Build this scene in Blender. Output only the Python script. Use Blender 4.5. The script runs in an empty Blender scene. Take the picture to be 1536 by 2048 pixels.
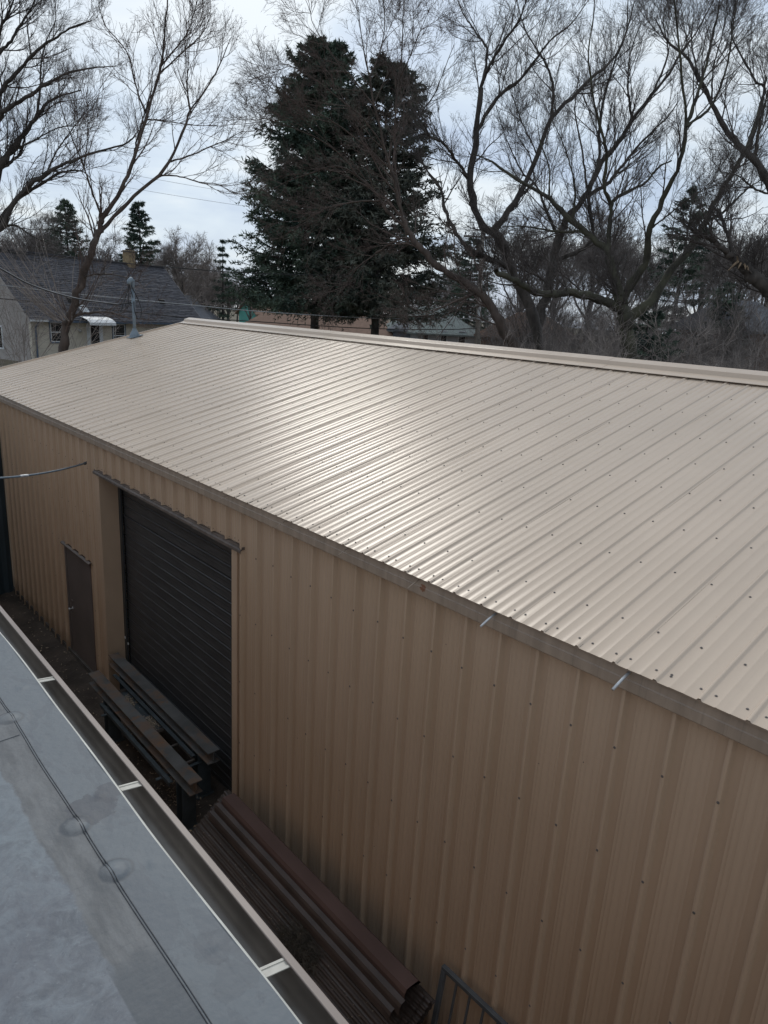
import bpy, math, random
import numpy as np
from mathutils import Matrix, Vector

random.seed(7)
rng = np.random.default_rng(7)
C = bpy.context.scene.collection
scn = bpy.context.scene

# ------------------------------------------------------------------ camera
ROT = np.array([[0.74593835, 0.13941878, -0.65125907],
                [-0.66356999, 0.23928736, -0.7088134],
                [0.05701616, 0.96088707, 0.27100774]])
F = 1410.0
_u, _s, _v = np.linalg.svd(ROT)
ROT = _u @ _v
cam = bpy.data.objects.new('camera', bpy.data.cameras.new('camera'))
C.objects.link(cam)
M4 = np.eye(4); M4[:3, :3] = ROT
cam.matrix_world = Matrix(M4.tolist())
cam.data.sensor_fit = 'VERTICAL'
cam.data.sensor_height = 36
cam.data.sensor_width = 27
cam.data.lens = 36 * F / 2048
cam.data.clip_start = 0.05
cam.data.clip_end = 2000
scn.camera = cam

# ------------------------------------------------------------------ light and sky
SUN_AZ, SUN_EL = math.radians(31), math.radians(40)       # azimuth from +Y towards +X
sdir = Vector((math.sin(SUN_AZ) * math.cos(SUN_EL), math.cos(SUN_AZ) * math.cos(SUN_EL), math.sin(SUN_EL)))
w = bpy.data.worlds.new('World'); scn.world = w; w.use_nodes = True
nt = w.node_tree; nt.nodes.clear()
def wn(t, **k):
    n = nt.nodes.new(t)
    for a, b in k.items(): setattr(n, a, b)
    return n
def wl(a, b): nt.links.new(a, b)
def wmath(op, a, b=None, c=None):
    n = wn('ShaderNodeMath', operation=op)
    for i, v in enumerate((a, b, c)):
        if v is None: continue
        if isinstance(v, (int, float)): n.inputs[i].default_value = v
        else: wl(v, n.inputs[i])
    return n.outputs[0]
out = wn('ShaderNodeOutputWorld'); bg = wn('ShaderNodeBackground'); wl(bg.outputs[0], out.inputs[0])
bg.inputs[1].default_value = 0.1
sky = wn('ShaderNodeTexSky', sky_type='NISHITA'); sky.sun_disc = False
sky.sun_elevation = SUN_EL; sky.sun_rotation = SUN_AZ
tc = wn('ShaderNodeTexCoord'); sp = wn('ShaderNodeSeparateXYZ'); wl(tc.outputs['Generated'], sp.inputs[0])
den = wmath('ADD', wmath('MAXIMUM', sp.outputs[2], 0.0), 0.16)
cx = wmath('DIVIDE', sp.outputs[0], den); cy = wmath('DIVIDE', sp.outputs[1], den)
cb = wn('ShaderNodeCombineXYZ'); wl(cx, cb.inputs[0]); wl(cy, cb.inputs[1]); cb.inputs[2].default_value = 3.7
n1 = wn('ShaderNodeTexNoise'); wl(cb.outputs[0], n1.inputs['Vector'])
n1.inputs['Scale'].default_value = 1.0; n1.inputs['Detail'].default_value = 7; n1.inputs['Roughness'].default_value = 0.48
n1.inputs['Distortion'].default_value = 0.35
ramp = wn('ShaderNodeValToRGB'); wl(n1.outputs['Fac'], ramp.inputs[0])
el = ramp.color_ramp.elements
el[0].position = 0.41; el[0].color = (4.5 / 10, 5.4 / 10, 6.8 / 10, 1)
el[1].position = 0.59; el[1].color = (7.0 / 10, 7.6 / 10, 8.05 / 10, 1)
e = el.new(0.5); e.color = (5.6 / 10, 6.5 / 10, 7.5 / 10, 1)
dt = wn('ShaderNodeVectorMath', operation='DOT_PRODUCT'); wl(tc.outputs['Generated'], dt.inputs[0])
dt.inputs[1].default_value = sdir
glow = wmath('MULTIPLY', wmath('POWER', wmath('MAXIMUM', dt.outputs['Value'], 0.0), 5.0), 0.13)
scale = wn('ShaderNodeVectorMath', operation='SCALE'); wl(ramp.outputs[0], scale.inputs[0])
wl(wmath('MULTIPLY', wmath('ADD', wmath('ADD', glow, 0.77), wmath('MULTIPLY', dt.outputs['Value'], 0.05)), 10.0), scale.inputs['Scale'])
mx = wn('ShaderNodeMix', data_type='RGBA'); mx.inputs['Factor'].default_value = 0.9
warm = wn('ShaderNodeVectorMath', operation='SCALE'); warm.inputs[0].default_value = (1.0, 0.86, 0.62)
wl(wmath('MULTIPLY', wmath('POWER', wmath('MAXIMUM', dt.outputs['Value'], 0.0), 14.0), 0.5), warm.inputs['Scale'])
wsum = wn('ShaderNodeVectorMath', operation='ADD'); wl(scale.outputs[0], wsum.inputs[0]); wl(warm.outputs[0], wsum.inputs[1])
wl(sky.outputs[0], mx.inputs['A']); wl(wsum.outputs[0], mx.inputs['B']); wl(mx.outputs['Result'], bg.inputs[0])

sl = bpy.data.lights.new('sun', 'SUN'); sl.energy = 0.6; sl.angle = math.radians(10); sl.color = (1, 0.95, 0.86)
so = bpy.data.objects.new('sun', sl); C.objects.link(so)
so.rotation_euler = (-sdir).to_track_quat('-Z', 'Y').to_euler()
scn.view_settings.view_transform = 'Standard'; scn.view_settings.look = 'None'
scn.view_settings.exposure = 0.42; scn.view_settings.gamma = 1.0; scn.view_settings.use_curve_mapping = False

# ------------------------------------------------------------------ helpers
def ray(px, py):
    return ROT @ np.array([px - 768.0, 1024.0 - py, -F])
HEAD = np.array([0.6765, 0.7364])
def at(px, py, d):                     # a point of the photograph at d metres along the view heading
    v = ray(px, py); return v * (d / (v[0] * HEAD[0] + v[1] * HEAD[1]))
def at_z(px, py, z):
    v = ray(px, py); return v * (z / v[2])

def mesh_np(name, V, Fc, smooth=False):
    me = bpy.data.meshes.new(name)
    V = np.asarray(V, dtype=np.float32).reshape(-1, 3); Fc = np.asarray(Fc, dtype=np.int32)
    n, k = Fc.shape
    me.vertices.add(len(V)); me.vertices.foreach_set('co', V.ravel())
    me.loops.add(n * k); me.loops.foreach_set('vertex_index', Fc.ravel())
    me.polygons.add(n); me.polygons.foreach_set('loop_start', np.arange(n, dtype=np.int32) * k)
    if smooth: me.polygons.foreach_set('use_smooth', np.ones(n, dtype=bool))
    me.update(calc_edges=True); me.validate()
    return me
def link(name, me, mat=None, parent=None):
    o = bpy.data.objects.new(name, me); C.objects.link(o)
    if mat is not None and not me.materials: me.materials.append(mat)
    if parent is not None: o.parent = parent
    return o
def tag(o, label=None, cat=None, group=None, kind=None):
    if label: o['label'] = label
    if cat: o['category'] = cat
    if group: o['group'] = group
    if kind: o['kind'] = kind
    return o
def empty(name, loc=(0, 0, 0), rz=0.0, **k):
    o = bpy.data.objects.new(name, None); C.objects.link(o); o.location = loc; o.rotation_euler = (0, 0, rz)
    o.empty_display_size = 0.1
    return tag(o, **k)
class MB:
    """collects simple solids into one mesh"""
    def __init__(s): s.v = []; s.f = []
    def add(s, v, f):
        b = len(s.v); s.v += [tuple(map(float, p)) for p in v]; s.f += [tuple(b + i for i in q) for q in f]; return s
    def box(s, a, b):
        x0, y0, z0 = a; x1, y1, z1 = b
        return s.add([(x0, y0, z0), (x1, y0, z0), (x1, y1, z0), (x0, y1, z0), (x0, y0, z1), (x1, y0, z1), (x1, y1, z1), (x0, y1, z1)],
                     [(3, 2, 1, 0), (4, 5, 6, 7), (0, 1, 5, 4), (1, 2, 6, 5), (2, 3, 7, 6), (3, 0, 4, 7)])
    def hexa(s, bot, top):
        return s.add(list(bot) + list(top), [(3, 2, 1, 0), (4, 5, 6, 7), (0, 1, 5, 4), (1, 2, 6, 5), (2, 3, 7, 6), (3, 0, 4, 7)])
    def prism_y(s, prof, y0, y1, closed=True, ends=True, ny=1, jit=None):
        """profile of (x, z) extruded along y"""
        k = len(prof); vs = []; fs = []
        for j in range(ny + 1):
            y = y0 + (y1 - y0) * j / ny
            for (x, z) in prof:
                dx, dz = jit(x, y, z) if jit else (0, 0)
                vs.append((x + dx, y, z + dz))
        m = k if closed else k - 1
        for j in range(ny):
            for i in range(m):
                a = j * k + i; b = j * k + (i + 1) % k
                fs.append((a, b, b + k, a + k))
        if closed and ends:
            fs.append(tuple(range(k))[::-1]); fs.append(tuple(range(ny * k, ny * k + k)))
        return s.add(vs, fs)
    def tube(s, pts, r, n=8, caps=True):
        pts = [Vector(p) for p in pts]
        if not isinstance(r, (list, tuple)): r = [r] * len(pts)
        vs = []; fs = []; u = None
        for i, p in enumerate(pts):
            t = (pts[min(i + 1, len(pts) - 1)] - pts[max(i - 1, 0)]).normalized()
            if u is None:
                u = t.orthogonal().normalized()
            u = (u - t * u.dot(t)).normalized(); v = t.cross(u)
            for k in range(n):
                a = 2 * math.pi * k / n
                vs.append(p + (u * math.cos(a) + v * math.sin(a)) * r[i])
        for i in range(len(pts) - 1):
            for k in range(n):
                a = i * n + k; b = i * n + (k + 1) % n
                fs.append((a, b, b + n, a + n))
        if caps:
            fs.append(tuple(range(n))[::-1]); fs.append(tuple(range((len(pts) - 1) * n, len(pts) * n)))
        return s.add(vs, fs)
    def build(s, name, mat, parent=None, smooth=False):
        me = bpy.data.meshes.new(name); me.from_pydata(s.v, [], s.f)
        if smooth:
            me.polygons.foreach_set('use_smooth', [True] * len(me.polygons))
        me.update()
        return link(name, me, mat, parent)
def solid(name, a, b, mat, parent=None): return MB().box(a, b).build(name, mat, parent)
def bevel(o, w_=0.004, seg=2):
    m = o.modifiers.new('bevel', 'BEVEL'); m.width = w_; m.segments = seg; m.limit_method = 'ANGLE'; return o

# ------------------------------------------------------------------ materials
def mat(name, col, rough=0.6, var=0.15, scale=6.0, stretch=(1, 1, 1), bump=0.0, bscale=40.0, bstretch=(1, 1, 1),
        metal=0.0, spec=0.5, col2=None, var_lo=0.35, var_hi=0.65, detail=5, bdist=0.01):
    m = bpy.data.materials.new(name); m.use_nodes = True
    t = m.node_tree; b = t.nodes['Principled BSDF']
    b.inputs['Roughness'].default_value = rough; b.inputs['Metallic'].default_value = metal
    b.inputs['Specular IOR Level'].default_value = spec
    g = t.nodes.new('ShaderNodeNewGeometry')
    mp = t.nodes.new('ShaderNodeMapping'); mp.inputs['Scale'].default_value = stretch
    t.links.new(g.outputs['Position'], mp.inputs[0])
    n = t.nodes.new('ShaderNodeTexNoise'); n.inputs['Scale'].default_value = scale; n.inputs['Detail'].default_value = detail
    t.links.new(mp.outputs[0], n.inputs['Vector'])
    r = t.nodes.new('ShaderNodeValToRGB'); t.links.new(n.outputs['Fac'], r.inputs[0])
    c1 = [c * (1 - var) for c in col]; c2 = list(col2) if col2 else [min(1, c * (1 + var)) for c in col]
    r.color_ramp.elements[0].position = var_lo; r.color_ramp.elements[0].color = (*c1, 1)
    r.color_ramp.elements[1].position = var_hi; r.color_ramp.elements[1].color = (*c2, 1)
    t.links.new(r.outputs[0], b.inputs['Base Color'])
    if bump:
        mp2 = t.nodes.new('ShaderNodeMapping'); mp2.inputs['Scale'].default_value = bstretch
        t.links.new(g.outputs['Position'], mp2.inputs[0])
        n2 = t.nodes.new('ShaderNodeTexNoise'); n2.inputs['Scale'].default_value = bscale; n2.inputs['Detail'].default_value = 4
        t.links.new(mp2.outputs[0], n2.inputs['Vector'])
        bp = t.nodes.new('ShaderNodeBump'); bp.inputs['Strength'].default_value = bump; bp.inputs['Distance'].default_value = bdist
        t.links.new(n2.outputs['Fac'], bp.inputs['Height']); t.links.new(bp.outputs[0], b.inputs['Normal'])
    m['ramp'] = r.name
    return m
class NG:
    """small wrapper to extend a material's node tree"""
    def __init__(s, m):
        s.t = m.node_tree; s.b = s.t.nodes['Principled BSDF']
        s.pos = s.t.nodes.new('ShaderNodeNewGeometry').outputs['Position']
        sx = s.t.nodes.new('ShaderNodeSeparateXYZ'); s.t.links.new(s.pos, sx.inputs[0]); s.x, s.y, s.z = sx.outputs
    def _in(s, sock, v):
        if hasattr(v, 'is_linked'): s.t.links.new(v, sock)
        else: sock.default_value = v
    def math(s, op, a, b=0.0, clamp=False):
        n = s.t.nodes.new('ShaderNodeMath'); n.operation = op; n.use_clamp = clamp
        s._in(n.inputs[0], a); s._in(n.inputs[1], b); return n.outputs[0]
    def noise(s, scale, stretch=(1, 1, 1), detail=5, rough=0.5, dist=0.0):
        mp = s.t.nodes.new('ShaderNodeMapping'); mp.inputs['Scale'].default_value = stretch
        s.t.links.new(s.pos, mp.inputs[0])
        n = s.t.nodes.new('ShaderNodeTexNoise'); s.t.links.new(mp.outputs[0], n.inputs['Vector'])
        n.inputs['Scale'].default_value = scale; n.inputs['Detail'].default_value = detail
        n.inputs['Roughness'].default_value = rough; n.inputs['Distortion'].default_value = dist
        return n.outputs['Fac']
    def step(s, v, lo, hi):
        n = s.t.nodes.new('ShaderNodeMapRange'); n.interpolation_type = 'SMOOTHSTEP'
        s._in(n.inputs['Value'], v); n.inputs['From Min'].default_value = lo; n.inputs['From Max'].default_value = hi
        return n.outputs['Result']
    def mix(s, f, a, b):
        n = s.t.nodes.new('ShaderNodeMix'); n.data_type = 'RGBA'
        s._in(n.inputs['Factor'], f)
        s._in(n.inputs['A'], a if hasattr(a, 'is_linked') else (*a, 1)); s._in(n.inputs['B'], b if hasattr(b, 'is_linked') else (*b, 1))
        return n.outputs['Result']
    def base(s): return s.b.inputs['Base Color'].links[0].from_socket
    def set_base(s, c): s.t.links.new(c, s.b.inputs['Base Color'])
    def blob(s, p, r, wob):
        d = s.t.nodes.new('ShaderNodeVectorMath'); d.operation = 'DISTANCE'
        s.t.links.new(s.pos, d.inputs[0]); d.inputs[1].default_value = p
        v = s.math('ADD', d.outputs['Value'], s.math('MULTIPLY', s.math('SUBTRACT', wob, 0.5), r * 1.6))
        return s.math('SUBTRACT', 1.0, s.step(v, r * 0.9, r * 1.05))

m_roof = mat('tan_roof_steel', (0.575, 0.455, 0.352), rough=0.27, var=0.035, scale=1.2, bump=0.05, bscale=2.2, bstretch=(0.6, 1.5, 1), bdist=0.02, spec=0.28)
g = NG(m_roof)     # faint rain streaks running down the slope and a slightly different tone per sheet
oi = g.t.nodes.new('ShaderNodeObjectInfo')
c = g.mix(g.math('MULTIPLY', g.step(g.noise(2.0, (.12, 9, 1), 6, .6), 0.5, 0.75), 0.16), g.base(), (0.42, 0.335, 0.26))
c = g.mix(g.math('MULTIPLY', g.step(g.noise(16, (1, 1, 1), 7, .7), 0.56, 0.72), 0.10), c, (0.36, 0.29, 0.23))
c = g.mix(g.math('MULTIPLY', oi.outputs['Random'], 0.14), c, (0.47, 0.38, 0.30))
g.set_base(c)
m_roofscrew = mat('roof_screw_head', (0.12, 0.105, 0.095), rough=0.5, var=0.1)
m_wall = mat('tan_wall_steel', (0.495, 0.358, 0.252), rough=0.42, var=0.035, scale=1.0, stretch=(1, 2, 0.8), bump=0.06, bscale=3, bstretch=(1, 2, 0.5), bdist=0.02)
g = NG(m_wall)   # rain streaks, and browner weathering on the older far panels
c = g.mix(g.math('MULTIPLY', g.step(g.noise(2.2, (1, 9, 0.25), 6, 0.6), 0.52, 0.74), 0.10), g.base(), (0.38, 0.26, 0.165))
c = g.mix(g.math('MULTIPLY', g.step(g.noise(0.55, (1, 1, 1.2), 3), 0.42, 0.66), 0.35), c, (0.46, 0.325, 0.215))
c = g.mix(g.math('MULTIPLY', g.step(g.noise(3.0, (1, 14, 0.12), 5), 0.56, 0.7), 0.04), c, (0.58, 0.45, 0.34))
splash = g.math('SUBTRACT', 1.0, g.step(g.math('ADD', g.z, g.math('MULTIPLY', g.noise(7, (1, 1, .6), 6, .65), 0.5)), -5.62, -5.30))
c = g.mix(g.math('MULTIPLY', splash, 0.55), c, (0.15, 0.10, 0.062))
g.set_base(c)
m_trim = mat('tan_trim_steel', (0.50, 0.362, 0.255), rough=0.42, var=0.08, scale=2, stretch=(1, 2, .6))
m_fascia = mat('weathered_fascia_steel', (0.33, 0.255, 0.195), rough=0.45, var=0.12, scale=2.5, stretch=(1, 6, 1), bump=0.04, bscale=6)
g = NG(m_fascia)
c = g.mix(g.math('MULTIPLY', g.step(g.noise(5, (1, 8, 0.5), 6, 0.6), 0.55, 0.75), 0.35), g.base(), (0.10, 0.085, 0.072))
c = g.mix(g.math('MULTIPLY', g.blob((3.49, 3.345, -1.92), 0.03, g.noise(30)), 0.8), c, (0.22, 0.075, 0.03))
g.set_base(c)
m_dark = mat('dark_underside_metal', (0.03, 0.027, 0.025), rough=0.8, var=0.1)
m_slat = mat('dark_brown_door_slat', (0.054, 0.054, 0.056), rough=0.45, var=0.2, scale=3, stretch=(1, 1, 6), spec=0.4)
m_guide = mat('door_guide_steel', (0.04, 0.044, 0.047), rough=0.5, var=0.15)
m_door = mat('brown_steel_door', (0.145, 0.120, 0.110), rough=0.45, var=0.10, scale=2)
m_drip = mat('grey_drip_cap', (0.13, 0.105, 0.09), rough=0.5, var=0.25, scale=9)
m_chrome = mat('worn_bright_steel', (0.55, 0.55, 0.55), rough=0.3, var=0.1, metal=1.0)
m_galv = mat('galvanised_steel', (0.60, 0.61, 0.62), rough=0.5, var=0.12, scale=20, metal=0.5)
m_mast = mat('grey_painted_pipe', (0.16, 0.20, 0.235), rough=0.5, var=0.12, scale=8)
m_beam = mat('rusting_beam_steel', (0.105, 0.103, 0.10), rough=0.75, var=0.2, scale=4, bump=0.2, bscale=60, bdist=0.003, spec=0.3)
g = NG(m_beam)
c = g.mix(g.math('MULTIPLY', g.step(g.noise(2.3, (1, 1, 1), 7, 0.6), 0.49, 0.6), 0.7), g.base(), (0.17, 0.105, 0.068))
c = g.mix(g.math('MULTIPLY', g.step(g.noise(6, (1, 1, 1), 7, 0.65), 0.58, 0.66), 0.6), c, (0.22, 0.105, 0.05))
g.set_base(c)
m_post = mat('blue_grey_post_steel', (0.052, 0.062, 0.068), rough=0.65, var=0.2, scale=5, bump=0.1, spec=0.3)
m_sheet = mat('dark_brown_sheet_metal', (0.045, 0.032, 0.027), rough=0.48, var=0.3, scale=5, stretch=(1, .4, 1))
m_maroon = mat('maroon_brown_trim', (0.10, 0.060, 0.052), rough=0.48, var=0.14, scale=4, stretch=(1, .4, 1))
m_maroon2 = mat('dusty_brown_trim', (0.066, 0.046, 0.039), rough=0.55, var=0.3, scale=7, stretch=(1, .4, 1))
m_gate = mat('dark_grey_gate_paint', (0.085, 0.09, 0.095), rough=0.5, var=0.15, scale=8)
m_teal = mat('dark_blue_green_metal', (0.03, 0.045, 0.055), rough=0.5, var=0.2, scale=2, stretch=(5, 1, .4))
m_gutter_in = mat('bronze_gutter_metal', (0.135, 0.114, 0.095), rough=0.34, var=0.2, scale=8, stretch=(1, .5, 1), bump=0.10, bscale=140, bdist=0.0015, spec=0.7)
g = NG(m_gutter_in)
c = g.mix(g.math('MULTIPLY', g.step(g.noise(7, (2, .6, 2), 7, 0.65), 0.52, 0.7), 0.4), g.base(), (0.055, 0.043, 0.030))
g.set_base(c)
m_lip = mat('tan_gutter_lip', (0.27, 0.215, 0.185), rough=0.45, var=0.1, scale=12, stretch=(1, .4, 1))
m_hanger = mat('cream_gutter_strap', (0.50, 0.47, 0.41), rough=0.45, var=0.12, scale=20)
m_edge = mat('cream_drip_edge', (0.62, 0.60, 0.54), rough=0.45, var=0.1, scale=12)
m_seam = mat('black_seam_sealant', (0.035, 0.036, 0.04), rough=0.6, var=0.3, scale=40)
m_cable = mat('black_cable', (0.02, 0.02, 0.022), rough=0.6, var=0.2)
m_cable_l = mat('bare_aluminium_cable', (0.36, 0.37, 0.38), rough=0.5, var=0.2)
m_bark = mat('grey_brown_bark', (0.062, 0.053, 0.047), rough=0.9, var=0.4, scale=5, stretch=(1, 1, .35), bump=0.7, bscale=16, bstretch=(1, 1, .3), bdist=0.03)
m_bark_red = mat('reddish_brown_bark', (0.075, 0.057, 0.048), rough=0.9, var=0.35, scale=6, stretch=(1, 1, .35), bump=0.6, bscale=18, bstretch=(1, 1, .3), bdist=0.03)
m_bark_green = mat('mossy_bark', (0.058, 0.052, 0.041), rough=0.9, var=0.4, scale=2, bump=0.7, bscale=16, bstretch=(1, 1, .3), bdist=0.03, col2=(0.078, 0.076, 0.050))
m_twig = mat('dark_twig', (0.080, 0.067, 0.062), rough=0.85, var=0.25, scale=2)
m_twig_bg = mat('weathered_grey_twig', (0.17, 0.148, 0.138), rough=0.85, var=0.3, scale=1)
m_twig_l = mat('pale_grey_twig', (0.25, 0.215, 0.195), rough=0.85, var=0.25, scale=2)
m_twig_r = mat('reddish_twig', (0.105, 0.076, 0.066), rough=0.85, var=0.25, scale=2)
m_wound = mat('broken_pale_wood', (0.20, 0.145, 0.095), rough=0.9, var=0.4, scale=14)
m_needle = mat('spruce_needle', (0.075, 0.118, 0.100), rough=0.7, var=0.45, scale=0.9, col2=(0.115, 0.150, 0.105), spec=0.2)
m_needle2 = mat('dull_spruce_needle', (0.082, 0.108, 0.094), rough=0.75, var=0.4, scale=1.2, col2=(0.135, 0.135, 0.105), spec=0.2)
m_cone = mat('tan_spruce_cone', (0.10, 0.07, 0.045), rough=0.9, var=0.2)
m_dirt = mat('dark_alley_dirt', (0.060, 0.046, 0.038), rough=0.95, var=0.35, scale=1.6, bump=0.6, bscale=25, bdist=0.03, col2=(0.10, 0.078, 0.062))
m_grass = mat('dry_winter_lawn', (0.12, 0.098, 0.06), rough=0.95, var=0.3, scale=0.6, bump=0.5, bscale=9, bdist=0.05)
m_leaf = mat('dry_leaf', (0.30, 0.23, 0.165), rough=0.85, var=0.5, scale=30)
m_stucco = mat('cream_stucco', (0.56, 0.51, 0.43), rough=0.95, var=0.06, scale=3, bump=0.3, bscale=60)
m_stucco_shade = mat('grey_shade_stucco', (0.36, 0.33, 0.31), rough=0.95, var=0.08, scale=2)  # end and back walls' shade put into this grey; boards and posts share it
m_shingle = mat('charcoal_shingle', (0.068, 0.067, 0.078), rough=0.92, var=0.30, scale=3.2, stretch=(1, 1, 3), detail=8)
m_glass = mat('dark_window_glass', (0.02, 0.024, 0.028), rough=0.08, var=0.1, spec=0.7)
m_white = mat('white_painted_trim', (0.62, 0.64, 0.66), rough=0.5, var=0.06)
m_bluetrim = mat('slate_blue_trim', (0.075, 0.105, 0.15), rough=0.6, var=0.1)
m_brick = mat('tan_chimney_brick', (0.30, 0.225, 0.13), rough=0.9, var=0.2, scale=8)
m_mint = mat('turquoise_siding', (0.10, 0.36, 0.31), rough=0.7, var=0.08, scale=4)
m_greyroof = mat('grey_shingle_roof', (0.115, 0.12, 0.135), rough=0.9, var=0.15, scale=4)
m_brownroof = mat('brown_shingle_roof', (0.24, 0.150, 0.108), rough=0.9, var=0.10, scale=4)
m_greenroof = mat('green_grey_shingle_roof', (0.17, 0.195, 0.185), rough=0.9, var=0.12, scale=4)
m_paleside = mat('pale_grey_siding', (0.42, 0.43, 0.45), rough=0.8, var=0.06, scale=4)
m_bluside = mat('blue_grey_siding', (0.16, 0.18, 0.23), rough=0.8, var=0.06, scale=4)
m_brickwall = mat('orange_brown_brick_wall', (0.20, 0.11, 0.072), rough=0.9, var=0.15, scale=6)
m_pole = mat('weathered_pole_wood', (0.30, 0.265, 0.235), rough=0.9, var=0.2, scale=5, stretch=(1, 1, .15))
m_porcelain = mat('grey_insulator', (0.25, 0.25, 0.26), rough=0.3, var=0.1)
m_conc = mat('old_concrete_footing', (0.085, 0.076, 0.068), rough=0.95, var=0.3, scale=6, bump=0.5)
m_nest = mat('dry_dark_grass', (0.055, 0.045, 0.034), rough=0.95, var=0.4, scale=20)

# ------------------------------------------------------------------ ground
GZ = -6.0
def ground_z(x, y):
    d = x * HEAD[0] + y * HEAD[1]
    t = np.clip((d - 26) / 14.0, 0, 1); t = t * t * (3 - 2 * t)
    return GZ + 2.0 * t
gx = np.concatenate([np.linspace(-500, -40, 14), np.linspace(-36, 100, 69), np.linspace(120, 700, 14)])
gy = np.concatenate([np.linspace(-300, -20, 8), np.linspace(-16, 110, 64), np.linspace(130, 800, 14)])
XX, YY = np.meshgrid(gx, gy, indexing='ij'); ZZ = ground_z(XX, YY)
nx, ny = XX.shape
idx = np.arange(nx * ny).reshape(nx, ny)
Fq = np.stack([idx[:-1, :-1], idx[1:, :-1], idx[1:, 1:], idx[:-1, 1:]], -1).reshape(-1, 4)
gr = link('ground', mesh_np('ground', np.stack([XX, YY, ZZ], -1), Fq, True), m_grass); gr['kind'] = 'structure'
# alley dirt sheet, gently lumpy
ax = np.linspace(0.80, 3.95, 64); ay = np.linspace(-3, 16, 320)
XX, YY = np.meshgrid(ax, ay, indexing='ij')
lump = 0.012 * np.sin(XX * 5 + 2 * np.sin(YY * 2.1)) * np.sin(YY * 3.3 + XX) + 0.008 * rng.standard_normal(XX.shape)
ZZ = GZ + 0.03 + lump; nx, ny = XX.shape; idx = np.arange(nx * ny).reshape(nx, ny)
Fq = np.stack([idx[:-1, :-1], idx[1:, :-1], idx[1:, 1:], idx[:-1, 1:]], -1).reshape(-1, 4)
al = link('alley_ground', mesh_np('alley_ground', np.stack([XX, YY, ZZ], -1), Fq, True), m_dirt); al['kind'] = 'structure'

# ------------------------------------------------------------------ the long tan metal shed
TH = math.atan(0.2586); CT, ST = math.cos(TH), math.sin(TH)
EX, EZ, RX = 3.462, -1.837, 8.76
Y0, Y1 = -2.679, 17.22
RP = 0.2468; RB = 1.026                      # rib pitch of the roof and one rib position
shed = empty('metal_shed', (8.76, 7.2, GZ), label='long tan metal shed with ribbed roof and roll up door', cat='shed')
def rp(s, y, h): return (EX + s * CT - h * ST, y, EZ + s * ST + h * CT)
def put(o):                                  # parts were modelled in world space
    o.matrix_parent_inverse = Matrix.Translation((-8.76, -7.2, -GZ)); return o
def panel_profile(ya, yb):
    pts = []
    k0 = math.floor((ya - RB) / RP) - 1
    for k in range(k0, k0 + 8):
        yc = RB + RP * k
        for (dy, h) in ((-0.017, 0), (-0.014, 0.001), (-0.0075, 0.0105), (-0.005, 0.012), (0.005, 0.012), (0.0075, 0.0105), (0.014, 0.001), (0.017, 0)):
            pts.append((yc + dy, h))
        for fr in (0.345, 0.655):
            ym = yc + RP * fr
            for (dy, h) in ((-0.006, 0), (-0.003, 0.0011), (0.003, 0.0011), (0.006, 0)): pts.append((ym + dy, h))
    pts = [p for p in pts if ya - 1e-6 <= p[0] <= yb + 1e-6]
    def hh(y):
        return 0.0
    if not pts or pts[0][0] > ya + 1e-5: pts.insert(0, (ya, hh(ya)))
    if pts[-1][0] < yb - 1e-5: pts.append((yb, hh(yb)))
    return pts
SL = (RX - 0.03 - EX) / CT
svals = np.linspace(0, SL, 15)
n_pan = 0
ya = RB + RP * -15 - 0.03
while ya < Y1 - 0.02:
    yb = min(ya + 3 * RP, Y1)
    prof = panel_profile(ya, yb)
    k = len(prof); V = []; Fc = []
    tilt = random.uniform(-1, 1) * 0.0006; lift = 0.0
    for j, s in enumerate(svals):
        wob = 0.0010 * math.sin(s * 2.6 + ya * 3.1) + 0.0006 * math.sin(s * 5.3 + ya * 7.7)
        for (y, h) in prof:
            oil = 0.0002 * math.sin((y - ya) * 9.0 + s * 1.1 + ya * 2.0) * math.sin(s * 3.0 + ya * 5) if h < 0.001 else 0
            V.append(rp(s + random.uniform(-.002, .002) * (j == 0), y, h + wob + oil + lift + tilt * (y - ya)))
    for j in range(len(svals) - 1):
        for i in range(k - 1):
            a = j * k + i; Fc.append((a, a + k, a + k + 1, a + 1))
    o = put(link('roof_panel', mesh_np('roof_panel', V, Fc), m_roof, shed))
    ya += 3 * RP; n_pan += 1
# dark edge under the sheet ends (thickness of the sheets and foam closure in the rib ends)
mb = MB(); y = RB + RP * -15
while y < Y1:
    p = [rp(0.010, y - 0.016, -0.001), rp(0.010, y + 0.016, -0.001), rp(0.010, y + 0.005, 0.010), rp(0.010, y - 0.005, 0.010)]
    q = [rp(0.05, y - 0.016, -0.001), rp(0.05, y + 0.016, -0.001), rp(0.05, y + 0.005, 0.010), rp(0.05, y - 0.005, 0.010)]
    mb.hexa(p, q); y += RP
put(mb.build('rib_closure', m_dark, shed))['kind'] = 'stuff'
mb = MB(); mb.prism_y([(EX + 0.016, EZ - 0.0005), (EX + 0.016, EZ - 0.016), (EX + 0.10, EZ + 0.004), (EX + 0.10, EZ + 0.0155)], Y0, Y1)
put(mb.build('eave_closure', m_fascia, shed))
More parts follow.
